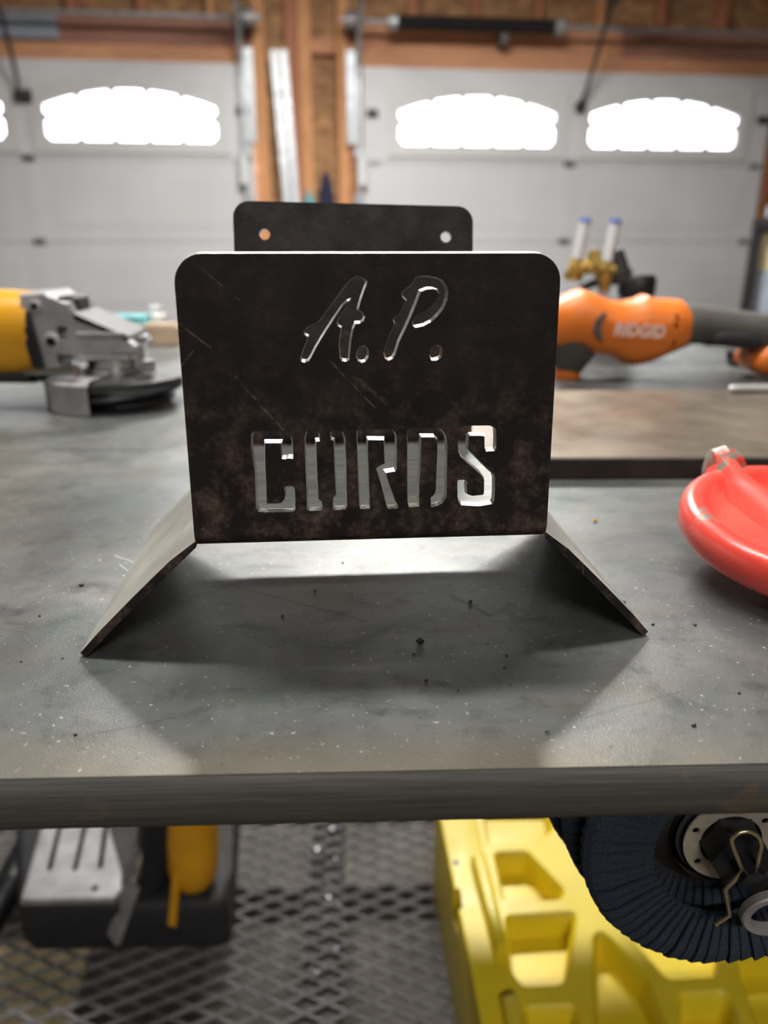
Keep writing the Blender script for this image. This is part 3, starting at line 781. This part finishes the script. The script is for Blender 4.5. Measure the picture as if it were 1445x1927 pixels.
for (x, z, r) in ((-43, 56, 4.2), (-52, 84, 3)):
    bm = nb(); lathe(bm, mm([(r, -.5), (r * 1.9, -.5), (r * 1.9, 1.6), (r * 1.6, 2.2), (r, 2.2), (r, -.5)]), 24, Matrix.Translation((x * K, -.029, z * K)) @ Matrix.Rotation(rad(90), 4, 'X')); obj('screw_boss', bm, MT['cast'], head, True)
    cb = nb(); cyl(cb, (x * K, -.04, z * K), (x * K, -.014, z * K), r * .98 * K, n=20); holes_.append(cb)
for c_, s_ in (((-.033, -.030, .0635), (.008, .020, .010)), ((-.033, -.030, .042), (.014, .020, .008))):
    cb = nb(); box(cb, c_, s_); holes_.append(cb)
cut(head, holes_)
for z in (47, 66):
    bm = nb(); box(bm, (-.002, -.029, z * K - .004), (.040, .006, .004), Matrix.Translation((0, 0, 0)), .001); obj('rib', bm, MT['cast'], head)
bm = nb(); loft(bm, [((-62) * K, 0, 26 * K, 95 * K, .034), ((-53) * K, 0, 24 * K, 96 * K, .035), ]); bmesh.ops.transform(bm, matrix=Matrix.Translation((0, 0, .06)) @ Matrix.Rotation(rad(-7), 4, 'Y') @ Matrix.Translation((0, 0, -.06)), verts=bm.verts)
obj('gasket', bm, MT['black'], t, True)
bm = nb(); loft(bm, [((-290) * K, 0, 30 * K, 84 * K, .026), ((-160) * K, 0, 28 * K, 86 * K, .028), ((-120) * K, 0, 26 * K, 90 * K, .033), ((-90) * K, 0, 25 * K, 96 * K, .035), (-60 * K, 0, 26 * K, 94 * K, .034)], power=2.6)
body = obj('motor_body', bm, MT['yellow'], t, True)
bm = nb(); loft(bm, [((-285) * K, 0, 22 * K, 36 * K, .022), ((-66) * K, 0, 20 * K, 34 * K, .026)]); obj('grip_strip', bm, MT['rubber'], body, True)
bm = nb(); tube(bm, [(-.066, -.03, .032), (-.03, -.045, .035), (-.018, -.050, .036)], [.003, .0035, .005], 10); obj('guard_lever', bm, MT['chrome'], t, True)
bm = nb(); cyl(bm, (.031, -.02, .030), (.031, -.02, .040), .006, n=6); obj('clamp_bolt', bm, MT['cast'], t)

# --- things at the far end of the bench
p = gp(236, 640)
t = thing('teal_case', 'teal plastic case at the far edge of the bench', 'case', (p.x, p.y - .03, 0), .05)
bm = nb(); box(bm, (0, 0, .016), (.092, .05, .032), None, .004); obj('body', bm, MT['teal'], t, True)
bm = nb(); box(bm, (.0, 0, .0345), (.088, .046, .005), None, .002); obj('lid', bm, MT['teal'], t, True)
bm = nb(); lathe(bm, mm([(0, 0), (12, 0), (12.5, 2), (12.5, 34), (9, 38), (9, 47), (0, 47)]), 24)
o = obj('white_jar', bm, MT['white'], smooth=True); o.location = (gp(300, 640).x, p.y - .002, 0); tag(o, 'small white jar behind the tan block beside the teal case', 'jar')
bm = nb(); box(bm, (0, 0, .0125), (.07, .03, .025), None, .002); box(bm, (.0, 0, .0265), (.055, .026, .003), None, .001)
o = obj('wood_block', bm, MT['tan']); o.location = (gp(315, 640).x, p.y - .045, 0); tag(o, 'tan wooden block beside the teal case', 'wood block')

# --- orange cordless grinder
OY = .80
def oz(px, py): q = yp(px, py, OY); return q
c0 = yp(1170, 700, OY)
t = thing('cordless_grinder', 'orange cordless power tool with grey rubber grip lying on the bench', 'power tool', (c0.x, OY, 0))
def osec(rows): 
    out = []
    for (px, ya, yb, hw) in rows:
        a, b = yp(px, ya, OY), yp(px, yb, OY); out.append((a.x - c0.x, 0, b.z, a.z, hw))
    return out
bm = nb(); loft(bm, osec([(1030, 572, 648, .022), (1052, 559, 650, .029), (1075, 549, 650, .031), (1094, 543, 652, .032), (1118, 552, 664, .033), (1148, 565, 668, .033), (1172, 566, 682, .034), (1195, 562, 685, .034), (1212, 554, 684, .034), (1230, 561, 679, .034), (1255, 562, 667, .034), (1277, 563, 657, .033), (1285, 575, 650, .031)]), power=2.8)
ob_ = obj('motor_housing', bm, MT['orange'], t, True)
bm = nb(); loft(bm, osec([(1279, 570, 658, .030), (1300, 571, 647, .029), (1340, 576, 646, .026), (1380, 582, 652, .025), (1420, 587, 656, .025), (1460, 590, 664, .026), (1500, 592, 672, .027)]), power=2.5)
gr_ = obj('rubber_grip', bm, MT['grip'], t, True)
bm = nb(); loft(bm, [(x, y - .0006, z0, z1, hw + .0006) for x, y, z0, z1, hw in osec([(1322, 620, 648.5, .0255), (1340, 613, 648.5, .0262), (1400, 612, 655, .0256), (1415, 622, 656, .0252)])]); obj('grip_pad', bm, MT['rubber'], gr_, True)
bm = nb()
a, b = yp(1078, 640, OY) - Vector((c0.x, OY, 0)), yp(1068, 700, OY) - Vector((c0.x, OY, 0))
tube(bm, [(a.x, 0, a.z), (a.x * .6 + b.x * .4, 0, a.z * .6 + b.z * .4), (b.x, 0, b.z)], [.026, .024, .013], 24); obj('gear_neck', bm, MT['grip'], t, True)
bm = nb(); q = yp(1066, 698, OY) - Vector((c0.x, OY, 0)); lathe(bm, [(0, .003), (.0145, .002), (.0145, -.006), (.010, -.009), (0, -.009)], 24, Matrix.Translation(q)); obj('collar', bm, MT['orange'], t, True)
bm = nb(); cyl(bm, (q.x, 0, .0005), (q.x, 0, q.z - .009), .006, n=16); obj('spindle', bm, MT['dsteel'], t, True)
bm = nb(); loft(bm, osec([(1398, 668, 686, .022), (1412, 652, 696, .029), (1432, 636, 702, .031), (1460, 620, 705, .031), (1520, 612, 712, .031), (1545, 620, 712, .029)]), power=3); obj('battery', bm, MT['orange'], t, True)
# switch, vents, logo plate on the side facing the room's open end
def oplate(name, pts, m, y, par, d=.003):
    bm = nb(); P = [yp(px, py, OY) for px, py in pts]
    prism(bm, [(q.x - c0.x, q.z) for q in P], y, y - d, bevel=.0004); return obj(name, bm, MT[m], par)
oplate('switch', [(1104, 596), (1118, 583), (1126, 581), (1116, 596), (1112, 615), (1118, 634), (1110, 632), (1100, 615)], 'grip', -.0325, ob_)
vents_ = []
for (x0, y0, x1, y1) in ((1250, 585, 1256, 597), (1247, 600, 1254, 611), (1245, 632, 1251, 641), (1243, 645, 1249, 650)):
    cb = nb(); prism(cb, [(q.x - c0.x, q.z) for q in (yp(*p_, OY) for p_ in ((x0, y0), (x1, y0), (x1 - 1, y1), (x0 - 1, y1)))], -.045, -.012); vents_.append(cb)
cut(ob_, vents_)
oplate('label_plate', [(1131, 597), (1238, 603), (1234, 637), (1131, 630)], 'orange', -.0336, ob_, .0014)
fc = bpy.data.curves.new('logo_lettering', 'FONT'); fc.body = 'RIDGID'; fc.size = .0168; fc.extrude = .0002; fc.shear = .12; fc.align_x = 'CENTER'; fc.align_y = 'CENTER'; fc.offset = .0004
fo = bpy.data.objects.new('logo_lettering', fc); COL.objects.link(fo)
bpy.context.view_layer.update()
me = bpy.data.meshes.new_from_object(fo.evaluated_get(bpy.context.evaluated_depsgraph_get())); bpy.data.objects.remove(fo)
me.materials.append(MT['pale']); lg = bpy.data.objects.new('logo_lettering', me); COL.objects.link(lg); lg.parent = ob_
q = yp(1183, 616, OY); lg.matrix_local = Matrix.Translation((q.x - c0.x, -.0353, q.z)) @ Matrix.Rotation(rad(3), 4, 'Y') @ Matrix.Rotation(rad(90), 4, 'X') @ Matrix.Diagonal((.88, 1, 1, 1))
# dark socket lying beside it
p = gp(1392, 688)
bm = nb(); lathe(bm, mm([(6, -13), (9.5, -13), (10, -12), (10, 11), (9, 13), (5, 13), (5, 4), (6, 4), (6, -13)]), 24, Matrix.Translation((0, 0, .010)) @ Matrix.Rotation(rad(90), 4, 'Y'))
o = obj('impact_socket', bm, MT['dsteel'], smooth=True); o.location = (p.x, p.y, 0); tag(o, 'short dark grey socket lying behind the orange tool', 'socket')

# --- twin flow meter regulator behind the orange tool
RY = 1.0
c1 = yp(1150, 560, RY)
t = thing('gas_regulator', 'brass gas regulator with two clear flow tubes and blue caps', 'regulator', (c1.x, RY, 0))
def rl(px, py, y=0.0): q = yp(px, py, RY); return Vector((q.x - c1.x, y, q.z))
for (xa, ya, xb, yb) in ((1086, 487, 1101, 416), (1143, 492, 1158, 418)):
    a, b = rl(xa, ya), rl(xb, yb)
    bm = nb(); cyl(bm, a, b, .0068, n=20); tb = obj('flow_tube', bm, MT['tube'], t, True)
    bm = nb(); cyl(bm, a, a + (b - a) * .9, .0026, n=10); obj('float_stem', bm, MT['white'], tb)
    bm = nb(); cyl(bm, b - (b - a) * .02, b + (b - a) * .08, .0078, .006, n=18); obj('cap', bm, MT['blue'], tb, True)
    bm = nb(); d = (a - b).normalized(); cyl(bm, a, a + d * .016, .009, .0105, n=6); cyl(bm, a + d * .016, a + d * .026, .0125, .011, n=20); obj('tube_base', bm, MT['brass'], t, True)
bm = nb(); cyl(bm, rl(1072, 500), rl(1165, 508), .0085, n=18); cyl(bm, rl(1110, 496, -.004), rl(1124, 500, -.004), .0125, n=6)
mf = obj('manifold', bm, MT['brass'], t, True)
bm = nb(); cyl(bm, rl(1119, 470), rl(1117, 500), .0075, .0095, n=16); obj('valve_knob', bm, MT['brass'], t, True)
bm = nb(); cyl(bm, rl(1140, 510), rl(1136, 548), .0075, n=16); obj('inlet_stem', bm, MT['brass'], t, True)
bm = nb(); tube(bm, smooth_pts([rl(1135, 545), rl(1136, 575), rl(1150, 610), rl(1165, 640)], 5), .0055, 10); obj('inlet_hose', bm, MT['white'], t, True)
bm = nb(); cyl(bm, rl(1160, 470), rl(1170, 520), .008, .012, n=18); cyl(bm, rl(1167, 510), rl(1172, 530), .014, n=18); obj('outlet_body', bm, MT['dsteel'], t, True)
bm = nb(); a = rl(1196, 560); b = rl(1202, 516); lathe(bm, [(0, 0), (.020, 0), (.023, .006), (.023, (b - a).length - .006), (.019, (b - a).length), (0, (b - a).length)], 28, Matrix.Translation(a)); obj('adjusting_knob', bm, MT['black'], t, True)
bm = nb(); box(bm, (rl(1150, 560).x, .012, c1.z * .5), (.07, .05, c1.z - .002), None, .006); obj('base_block', bm, MT['dsteel'], t, True)
bm = nb(); tube(bm, smooth_pts([rl(1125, 530), rl(1105, 537), rl(1090, 550), rl(1075, 575)], 5), .0055, 10); obj('outlet_hose', bm, MT['rubber'], t, True)

# --- red cast dish with raised rib
RC = gp(1550, 1002, .0205)
RM = Matrix.Translation(RC) @ Matrix.Rotation(rad(7), 4, 'X') @ Matrix.Rotation(rad(2), 4, 'Y')
t = thing('cast_iron_dish', 'red painted cast-iron dish with raised rib and chipped rim', 'casting', M=RM)
bm = nb(); lathe(bm, mm([(0, 0), (39, 0), (43, .6), (45.5, 2.6), (47.2, 5.6), (49, 7.2), (52.6, 7.6), (55.4, 6.4), (56.8, 4.2), (57.2, 0), (56.6, -5), (54.5, -8), (50, -9.2), (20, -9.5), (0, -9.5)]), 72); obj('dish', bm, MT['red'], t, True)
bm = nb()
ribs = [(-22, 56, 12.5, 7), (-22, 49, 12, 7), (-21.5, 40, 10.5, 7), (-20, 28, 9.5, 7.5), (-16, 12, 9, 8.5), (-11, -4, 7, 10), (-6, -16, 2, 12)]
prev = None
for (x, y, h_, w) in ribs:
    ring = [bm.verts.new(((x + w * a) * K, (y + w * a * .25) * K, (h_ * b - (1 if b == 0 else 0)) * K)) for a, b in ((-1.25, 0), (-.85, .55), (-.45, .92), (0, 1), (.45, .92), (.85, .55), (1.25, 0))]
    if prev:
        for k in range(6): bm.faces.new((prev[k], prev[k + 1], ring[k + 1], ring[k]))
        bm.faces.new((prev[0], ring[0], ring[6], prev[6]))
    else: bm.faces.new(ring)
    prev = ring
bm.faces.new(prev[::-1]); obj('rib', bm, MT['red'], t, True)
bm = nb(); loft(bm, [(-.0285, .057, -.002, .008, .004), (-.027, .057, -.002, .0125, .006), (-.0215, .0565, -.002, .0150, .0068), (-.0145, .0555, -.002, .0125, .006), (-.011, .055, -.002, .007, .004)], 20, 2.4); obj('lug', bm, MT['redworn'], t, True)
bm = nb(); cyl(bm, (0, 0, -.0235), (0, 0, -.009), .018, .022, 28); obj('foot', bm, MT['red'], t, True)

# --- slag crumbs on the bench
def crumb_mesh(seed, m):
    r_ = random.Random(seed); bm = nb(); bmesh.ops.create_icosphere(bm, subdivisions=2, radius=1.0)
    for v in bm.verts: v.co = Vector((v.co.x * r_.uniform(.6, 1.25), v.co.y * r_.uniform(.5, 1.0), (v.co.z * r_.uniform(.5, .95)) * .7 + .5))
    for v in bm.verts: v.co.z = max(0, v.co.z)
    me = bpy.data.meshes.new('slag_crumb'); bm.to_mesh(me); bm.free(); me.materials.append(m); return me
CM = [crumb_mesh(k, MT['black']) for k in range(3)]
def crumb(px, py, size, label, k=0, me=None, group=None):
    o = bpy.data.objects.new('slag_crumb', me or CM[k % 3]); COL.objects.link(o)
    o.location = gp(px, py); o.scale = (size * K,) * 3; o.rotation_euler = (0, 0, random.uniform(0, 6)); return tag(o, label, 'crumb', group)
crumb(791, 1210, 1.7, 'largest black slag crumb on the bench under the holder', 0)
crumb(885, 1134, 1.0, 'black slag crumb lying across a dark scratch under the holder', 1)
tm = crumb_mesh(9, MT['brass']); crumb(1118, 982, 1.4, 'yellowish crumb on the bench between holder and red dish', 0, tm)
for k, (a, b, s) in enumerate(((154, 1102, 1.1), (593, 1113, .7), (532, 1161, .8), (802, 1282, .75), (1174, 1134, .9), (1228, 1176, .8), (1307, 1177, .7), (40, 1246, .5), (142, 1384, .6), (75, 1160, .6), (953, 1235, .6), (1305, 1366, .9), (1030, 1380, .7), (118, 1240, .5), (862, 1300, .5), (1185, 1150, .5), (960, 1290, .5), (1390, 1305, .6), (778, 1232, .6), (645, 1060, .5))):
    crumb(a, b, s, 'tiny black slag crumb scattered on the grey bench top', k, None, 'slag crumbs on the bench')
bm = nb(); rr = random.Random(3)
for k in range(520):
    p = gp(rr.uniform(-60, 1500), 1020 + 430 * rr.random() ** .8); s = rr.uniform(.08, .20) * K
    if (p - Vector((0, T0.y, 0))).y < .004 + math.tan(TY) * p.x: continue
    r_ = bmesh.ops.create_cone(bm, cap_ends=True, segments=4, radius1=s, radius2=s * .4, depth=s * .8)
    bmesh.ops.transform(bm, matrix=Matrix.Translation(p + Vector((0, 0, s * .4))) @ Matrix.Rotation(rr.uniform(0, 6), 4, 'Z') @ Matrix.Diagonal((1, rr.uniform(.5, 1.6), 1, 1)), verts=r_['verts'])
o = obj('grinding_dust', bm, MT['tanring']); tag(o, 'fine pale grinding dust scattered over the bench top', 'dust', kind='stuff')

# ================================================================ under the bench
SHZ = -.70
# --- flap discs hanging on a peg under the front edge
FC = gp(1385, 1600, -.0825)                 # centre of the front disc
FM = Matrix.Translation(FC)                 # local: x right, y back (disc axis), z up
FR = .0575
pegt = thing('steel_peg', 'dark steel peg fixed under the bench edge carrying the flap discs', 'peg', M=FM)
bm = nb(); cyl(bm, (.0, -.016, 0), (0, .075, 0), .0048, n=18); obj('rod', bm, MT['black'], pegt, True)
bm = nb(); box(bm, (0, .078, .0295), (.05, .006, .068), None, .001); obj('mounting_plate', bm, MT['dsteel'], pegt)
bm = nb(); cyl(bm, (0, -.006, 0), (0, .006, 0), .0115, .0125, 6); obj('collar_nut', bm, MT['black'], pegt, True)
bm = nb()                                   # one abrasive flap
vs = []
for (r, wv, y) in ((.0315, .0036, -.0002), (.050, .0052, -.0018), (FR - .0022, .0056, -.0006), (FR, .0056, .0022)):
    vs.append([bm.verts.new((-wv, y + .0011, r)), bm.verts.new((wv * .35, y - .0004, r)), bm.verts.new((wv, y - .0014, r - .0004))])
for a, b in zip(vs, vs[1:]):
    for k in range(2): bm.faces.new((a[k], a[k + 1], b[k + 1], b[k]))
ext = bmesh.ops.extrude_face_region(bm, geom=bm.faces[:])
bmesh.ops.translate(bm, vec=(0, .0012, 0), verts=[v for v in ext['geom'] if isinstance(v, bmesh.types.BMVert)])
bmesh.ops.recalc_face_normals(bm, faces=bm.faces)
flap_me = bpy.data.meshes.new('flap'); bm.to_mesh(flap_me); bm.free(); flap_me.materials.append(MT['flap'])
RX = Matrix.Rotation(rad(90), 4, 'X')       # lathe z -> -y
labs = ('worn dark blue flap disc hanging at the open end of the peg', 'dark blue flap disc sandwiched second on the peg', 'dark blue flap disc innermost on the peg')
for i in range(3):
    yo = .0175 * i; jx, jz = (0, -.004, -.009)[i], (0, .002, .005)[i]
    d = thing('flap_disc', labs[i], 'flap disc', M=FM @ Matrix.Translation((jx, yo, jz)), group='flap discs on the peg')
    bm = nb(); lathe(bm, mm([(22, 7), (22, 4), (30, -3.0), (54, -4.2), (56, -5), (56, -8), (30, -8), (11.3, 1), (11.3, 4), (20, 6)][::-1]), 56, RX @ Matrix.Translation((0, 0, -.0135))); obj('backing_pad', bm, MT['backing'], d, True)
    if i == 0:
        bm = nb(); hs = [circ((15.0 * K * math.cos(a), 15.0 * K * math.sin(a)), .0014, 12) for a in [rad(40 + 60 * k) for k in range(6)]]
        holed(bm, circ((0, 0), .0182, 48), [circ((0, 0), .0118, 40)] + hs, .0045, .0053); obj('centre_ring', bm, MT['tanring'], d)
    for k in range(68):
        o = bpy.data.objects.new('flap', flap_me); COL.objects.link(o); o.parent = d
        o.matrix_local = Matrix.Rotation(2 * math.pi * k / 68, 4, 'Y') @ Matrix.Rotation(random.uniform(-.012, .012), 4, 'X')
# R-clip hanging on the peg end
Yc = FC.y - .0125
P = [yp(a, b, Yc) - Vector((FC.x, FC.y, FC.z)) for a, b in ((1422.6, 1639.5), (1428, 1612), (1432, 1592), (1427, 1576), (1410, 1565), (1391, 1567), (1377, 1579), (1380, 1596), (1388, 1616), (1397, 1638))]
Q = [yp(a, b, Yc) - Vector((FC.x, FC.y, FC.z)) for a, b in ((1397, 1638), (1382, 1656), (1365, 1673), (1369, 1698), (1373.5, 1722), (1346, 1740))]
bm = nb(); tube(bm, smooth_pts(P, 5) + Q[1:], .00085, 10)
o = obj('hitch_pin_clip', bm, MT['brasswire'], smooth=True); o.matrix_world = FM; tag(o, 'bent wire hitch pin clip hooked over the peg in front of the discs', 'clip')
# steel ring on a second peg
PC = yp(1458, 1727, FC.y - .020)
bm = nb(); lathe(bm, mm([(8.6, 0), (10.8, 0), (11.4, .6), (11.4, 3.4), (10.8, 4), (8.6, 4), (8.6, 0)]), 44, Matrix.Rotation(rad(-80), 4, 'X'))
o = obj('steel_ring', bm, MT['cast'], smooth=True); o.location = PC; tag(o, 'thick grey steel ring hanging in front of the flap disc', 'ring')
t = thing('ring_hook', 'dark bent rod hook under the bench edge holding the grey ring', 'hook', PC)
bm = nb(); tube(bm, [(.004, -.002, .0066), (.006, .010, .0066), (.03, .014, .010), (.045, .014, .03), (.045, .014, -PC.z - .0186)], .0017, 10); obj('rod', bm, MT['black'], t, True)
bm = nb(); cyl(bm, (.045, .014, -PC.z - .0215), (.045, .014, -PC.z - .0187), .008, n=20); obj('flange', bm, MT['black'], t, True)

# --- yellow moulded plastic panel on the mesh shelf
ZT = -.55
YM = Matrix.Translation(gp(1150, 1740, SHZ))
t = thing('plastic_sawhorse', 'yellow moulded plastic sawhorse folded flat on the mesh shelf', 'sawhorse', M=YM)
def yl(px, py, z): q = gp(px, py, z); return Vector((q.x - YM.translation.x, q.y - YM.translation.y, q.z - SHZ))
def slab(name, pts, z0, z1, m='binyellow', bevel=.004):
    bm = nb(); P = [yl(px, py, z1) for px, py in pts]
    prism(bm, [(q.x, q.y) for q in P], z0 - SHZ, z1 - SHZ, axis='z', bevel=bevel); return obj(name, bm, MT[m], t, True)
slab('floor_panel', [(868, 1480), (1760, 1440), (1900, 2060), (950, 2060)], ZT - .045, ZT - .028, bevel=0)
rail_ = slab('side_rail', [(820, 1500), (893, 1500), (980, 2050), (930, 2050)], SHZ, ZT + .004, bevel=.003)
slab('side_rail', [(1700, 1480), (1770, 1480), (1900, 2050), (1830, 2050)], SHZ, ZT, bevel=.003)
slab('raised_lug', [(886, 1606), (914, 1599), (956, 1770), (934, 1784)], ZT - .020, ZT + .020, bevel=.006)
slab('raised_lug', [(944, 1870), (974, 1862), (1006, 2000), (970, 2010)], ZT - .020, ZT + .020, bevel=.006)
POCK = [[(905, 1490), (1030, 1490), (1036, 1560), (1010, 1583), (922, 1586)], [(933, 1607), (990, 1604), (1058, 1674), (1054, 1688), (950, 1693)],
        [(954, 1726), (1079, 1718), (1079, 1740), (1066, 1838), (1050, 1848), (984, 1851), (963, 1825)], [(1120, 1765), (1132, 1755), (1149, 1770), (1213, 1838), (1262, 1960), (1124, 1960)],
        [(1196, 1769), (1257, 1838), (1348, 1832), (1354, 1780), (1350, 1700), (1150, 1700)], [(1280, 1873), (1361, 1869), (1378, 1886), (1395, 1960), (1284, 1960)],
        [(989, 1899), (1080, 1895), (1090, 1960), (1000, 1960)], [(1387, 1795), (1445, 1790), (1520, 1790), (1540, 1960), (1440, 1960), (1395, 1840)],
        [(1075, 1500), (1300, 1495), (1320, 1640), (1130, 1655)], [(1345, 1500), (1600, 1500), (1640, 1740), (1390, 1750)]]
def ccw(L): return L if area(L) > 0 else L[::-1]
def rnd(L, r=.006):                         # round the corners of an outline
    out = []; n = len(L)
    for i in range(n):
        p, a, b = Vector(L[i]), Vector(L[i - 1]), Vector(L[(i + 1) % n])
        ra = min(r, (p - a).length * .4); rb = min(r, (b - p).length * .4)
        s0, s1 = p + (a - p).normalized() * ra, p + (b - p).normalized() * rb
        for k in range(5):
            u = k / 4; out.append(tuple(s0 * (1 - u) ** 2 + p * 2 * u * (1 - u) + s1 * u * u))
    return out
fl = lambda pts: ccw([(q.x, q.y) for q in [yl(a_, b_, ZT) for a_, b_ in pts]])
pk = [rnd(fl(P)) for P in POCK]
outer = fl([(880, 1470), (1740, 1440), (1860, 2050), (950, 2050)])
bm = nb()
zr = ZT - SHZ
holed(bm, outer, [inset(L, -.004) for L in pk], 0, .004, pk, None, P=lambda x, y, z: Vector((x, z, zr - y)))
holed(bm, outer, pk, .004, .030, [inset(L, .004) for L in pk], None, P=lambda x, y, z: Vector((x, z, zr - y)))
bmesh.ops.delete(bm, geom=[f for f in bm.faces if all(abs(v.co.z - (zr - .004)) < 1e-6 for v in f.verts)], context='FACES')
bmesh.ops.remove_doubles(bm, verts=bm.verts, dist=1e-6)
obj('ribbed_lattice', bm, MT['binyellow'], t, True)
cb = nb(); A = yl(860, 1690, ZT + .004); box(cb, (A.x, A.y, A.z), (.010, .028, .08)); cut(rail_, [cb])
bm = nb(); A = yl(858, 1622, ZT + .0046); cyl(bm, A - Vector((0, 0, .0005)), A + Vector((0, 0, .0005)), .0035, n=14); obj('screw', bm, MT['dsteel'], t)

# --- chop saw base on the mesh shelf
S0 = gp(235, 1790, SHZ)
t = thing('chop_saw', 'black and yellow metal chop saw with grey slotted bed on the mesh shelf', 'saw', (S0.x, S0.y, SHZ))
ztray = yp(235, 1700, S0.y).z
def sl(px, py, z): q = gp(px, py, z); return (q.x - S0.x, q.y - S0.y)
def sslab(name, pts, z0, z1, m, bevel=.004, par=None):
    bm = nb(); prism(bm, [sl(px, py, z1) for px, py in pts], z0 - SHZ, z1 - SHZ, axis='z', bevel=bevel); return obj(name, bm, MT[m], par or t, True)
base = sslab('base_tray', [(50, 1706), (405, 1700), (428, 1690), (436, 1640), (452, 1400), (70, 1400), (28, 1560), (30, 1690)], SHZ, ztray, 'rubber', .012)
bed = sslab('slotted_bed', [(38, 1694), (214, 1690), (230, 1672), (228, 1640), (205, 1560), (200, 1440), (110, 1440)], ztray - .004, ztray + .006, 'bedm', .003)
slots_ = []
for (a, b) in (((92, 1638), (125, 1500)), ((140, 1638), (172, 1500)), ((188, 1634), (206, 1500))):
    A, B = sl(*a, ztray + .0064), sl(*b, ztray + .0064); d = Vector(B) - Vector(A)
    cb = nb(); box(cb, (0, 0, 0), (d.length, .007, .060), Matrix.Translation(((A[0] + B[0]) / 2, (A[1] + B[1]) / 2, ztray - .019 - SHZ)) @ Matrix.Rotation(math.atan2(d.y, d.x), 4, 'Z')); slots_.append(cb)
cb = nb(); A = sl(178, 1671, ztray + .0064); cyl(cb, (A[0], A[1], ztray - .04 - SHZ), (A[0], A[1], ztray + .011 - SHZ), .005, n=14); slots_.append(cb)
cut(base, [c_.copy() for c_ in slots_])
cut(bed, slots_)
def sv(px, py, dy=0.0): q = yp(px, py, S0.y + dy); return Vector((q.x - S0.x, dy, q.z - SHZ))
bm = nb(); A, B = sv(214, 1768, -.014), sv(252, 1660, .01); d = B - A
box(bm, (0, 0, 0), (.024, .007, d.length), Matrix.Translation((A + B) / 2) @ d.to_track_quat('Z', 'Y').to_matrix().to_4x4(), .0015); lv = obj('clamp_lever', bm, MT['cast'], t)
bm = nb(); C_ = (A * .45 + B * .55) + Vector((0, -.0055, .0)); cyl(bm, C_, C_ + Vector((0, -.004, .002)), .006, .004, n=14); obj('rivet', bm, MT['chrome'], lv, True)
bm = nb(); cyl(bm, sv(246, 1668, .012), sv(282, 1560, .05), .008, n=16); obj('clamp_screw', bm, MT['chrome'], t, True)
bm = nb(); tube(bm, [sv(262, 1690, .03), sv(300, 1600, .05), sv(310, 1520, .06)], .03, 16); obj('arm_casting', bm, MT['black'], t, True)
bm = nb(); lathe(bm, mm([(0, -6), (16, -4), (26, 6), (31, 24), (32, 60), (32, 170), (0, 170)]), 32, Matrix.Translation(sv(365, 1664, .03)) @ Matrix.Rotation(rad(-14), 4, 'X')); obj('motor_housing', bm, MT['yellow'], t, True)
bm = nb(); A, B = sv(324, 1742, -.006), sv(333, 1640, .012); d = B - A; box(bm, (0, 0, 0), (.011, .004, d.length), Matrix.Translation((A + B) / 2) @ d.to_track_quat('Z', 'Y').to_matrix().to_4x4(), .001); obj('guard_strap', bm, MT['yellow'], t)
bm = nb(); tube(bm, [sv(-60, 1800, .0), sv(20, 1660, .06), sv(95, 1520, .2)], .020, 14); obj('carry_frame', bm, MT['black'], t, True)
# swarf on the shelf beam and board on the floor
def chip_mesh(seed):
    r_ = random.Random(seed); bm = nb(); bmesh.ops.create_icosphere(bm, subdivisions=1, radius=1.0)
    for v in bm.verts: v.co = Vector((v.co.x * r_.uniform(.5, 1.4), v.co.y * r_.uniform(.5, 1.2), v.co.z * r_.uniform(.3, .8) + .6))
    me = bpy.data.meshes.new('metal_chip'); bm.to_mesh(me); bm.free(); me.materials.append(MT['galv']); return me
CH = [chip_mesh(k) for k in range(4)]
for k, (a, b, s) in enumerate(((597, 1600, 6), (632, 1618, 7), (612, 1600, 4), (620, 1665, 7), (619, 1690, 5), (633, 1788, 6), (597, 1832, 7), (588, 1826, 5), (625, 1562, 6), (640, 1705, 4), (604, 1740, 4), (590, 1560, 4))):
    o = bpy.data.objects.new('metal_chip', CH[k % 4]); COL.objects.link(o); o.location = gp(a, b, SHZ + .0005); o.scale = (s * .55 * K,) * 3; o.rotation_euler = (0, 0, k * 1.3)
    tag(o, 'bright metal chip lying on the mesh over the shelf beam', 'metal chip', 'metal chips on the mesh shelf')
bm = nb(); P = [gp(x, y, FLOOR_Z + .012) for x, y in ((-140, 1960), (120, 1960), (172, 1770), (-40, 1770))]
cP = sum((Vector(p) for p in P), Vector()) / 4
prism(bm, [(p.x - cP.x, p.y - cP.y) for p in P], 0, .012, axis='z', bevel=.001)
o = obj('plywood_offcut', bm, MT['ply']); o.location = (cP.x, cP.y, FLOOR_Z); tag(o, 'pale plywood offcut lying on the floor below the mesh shelf', 'plywood')
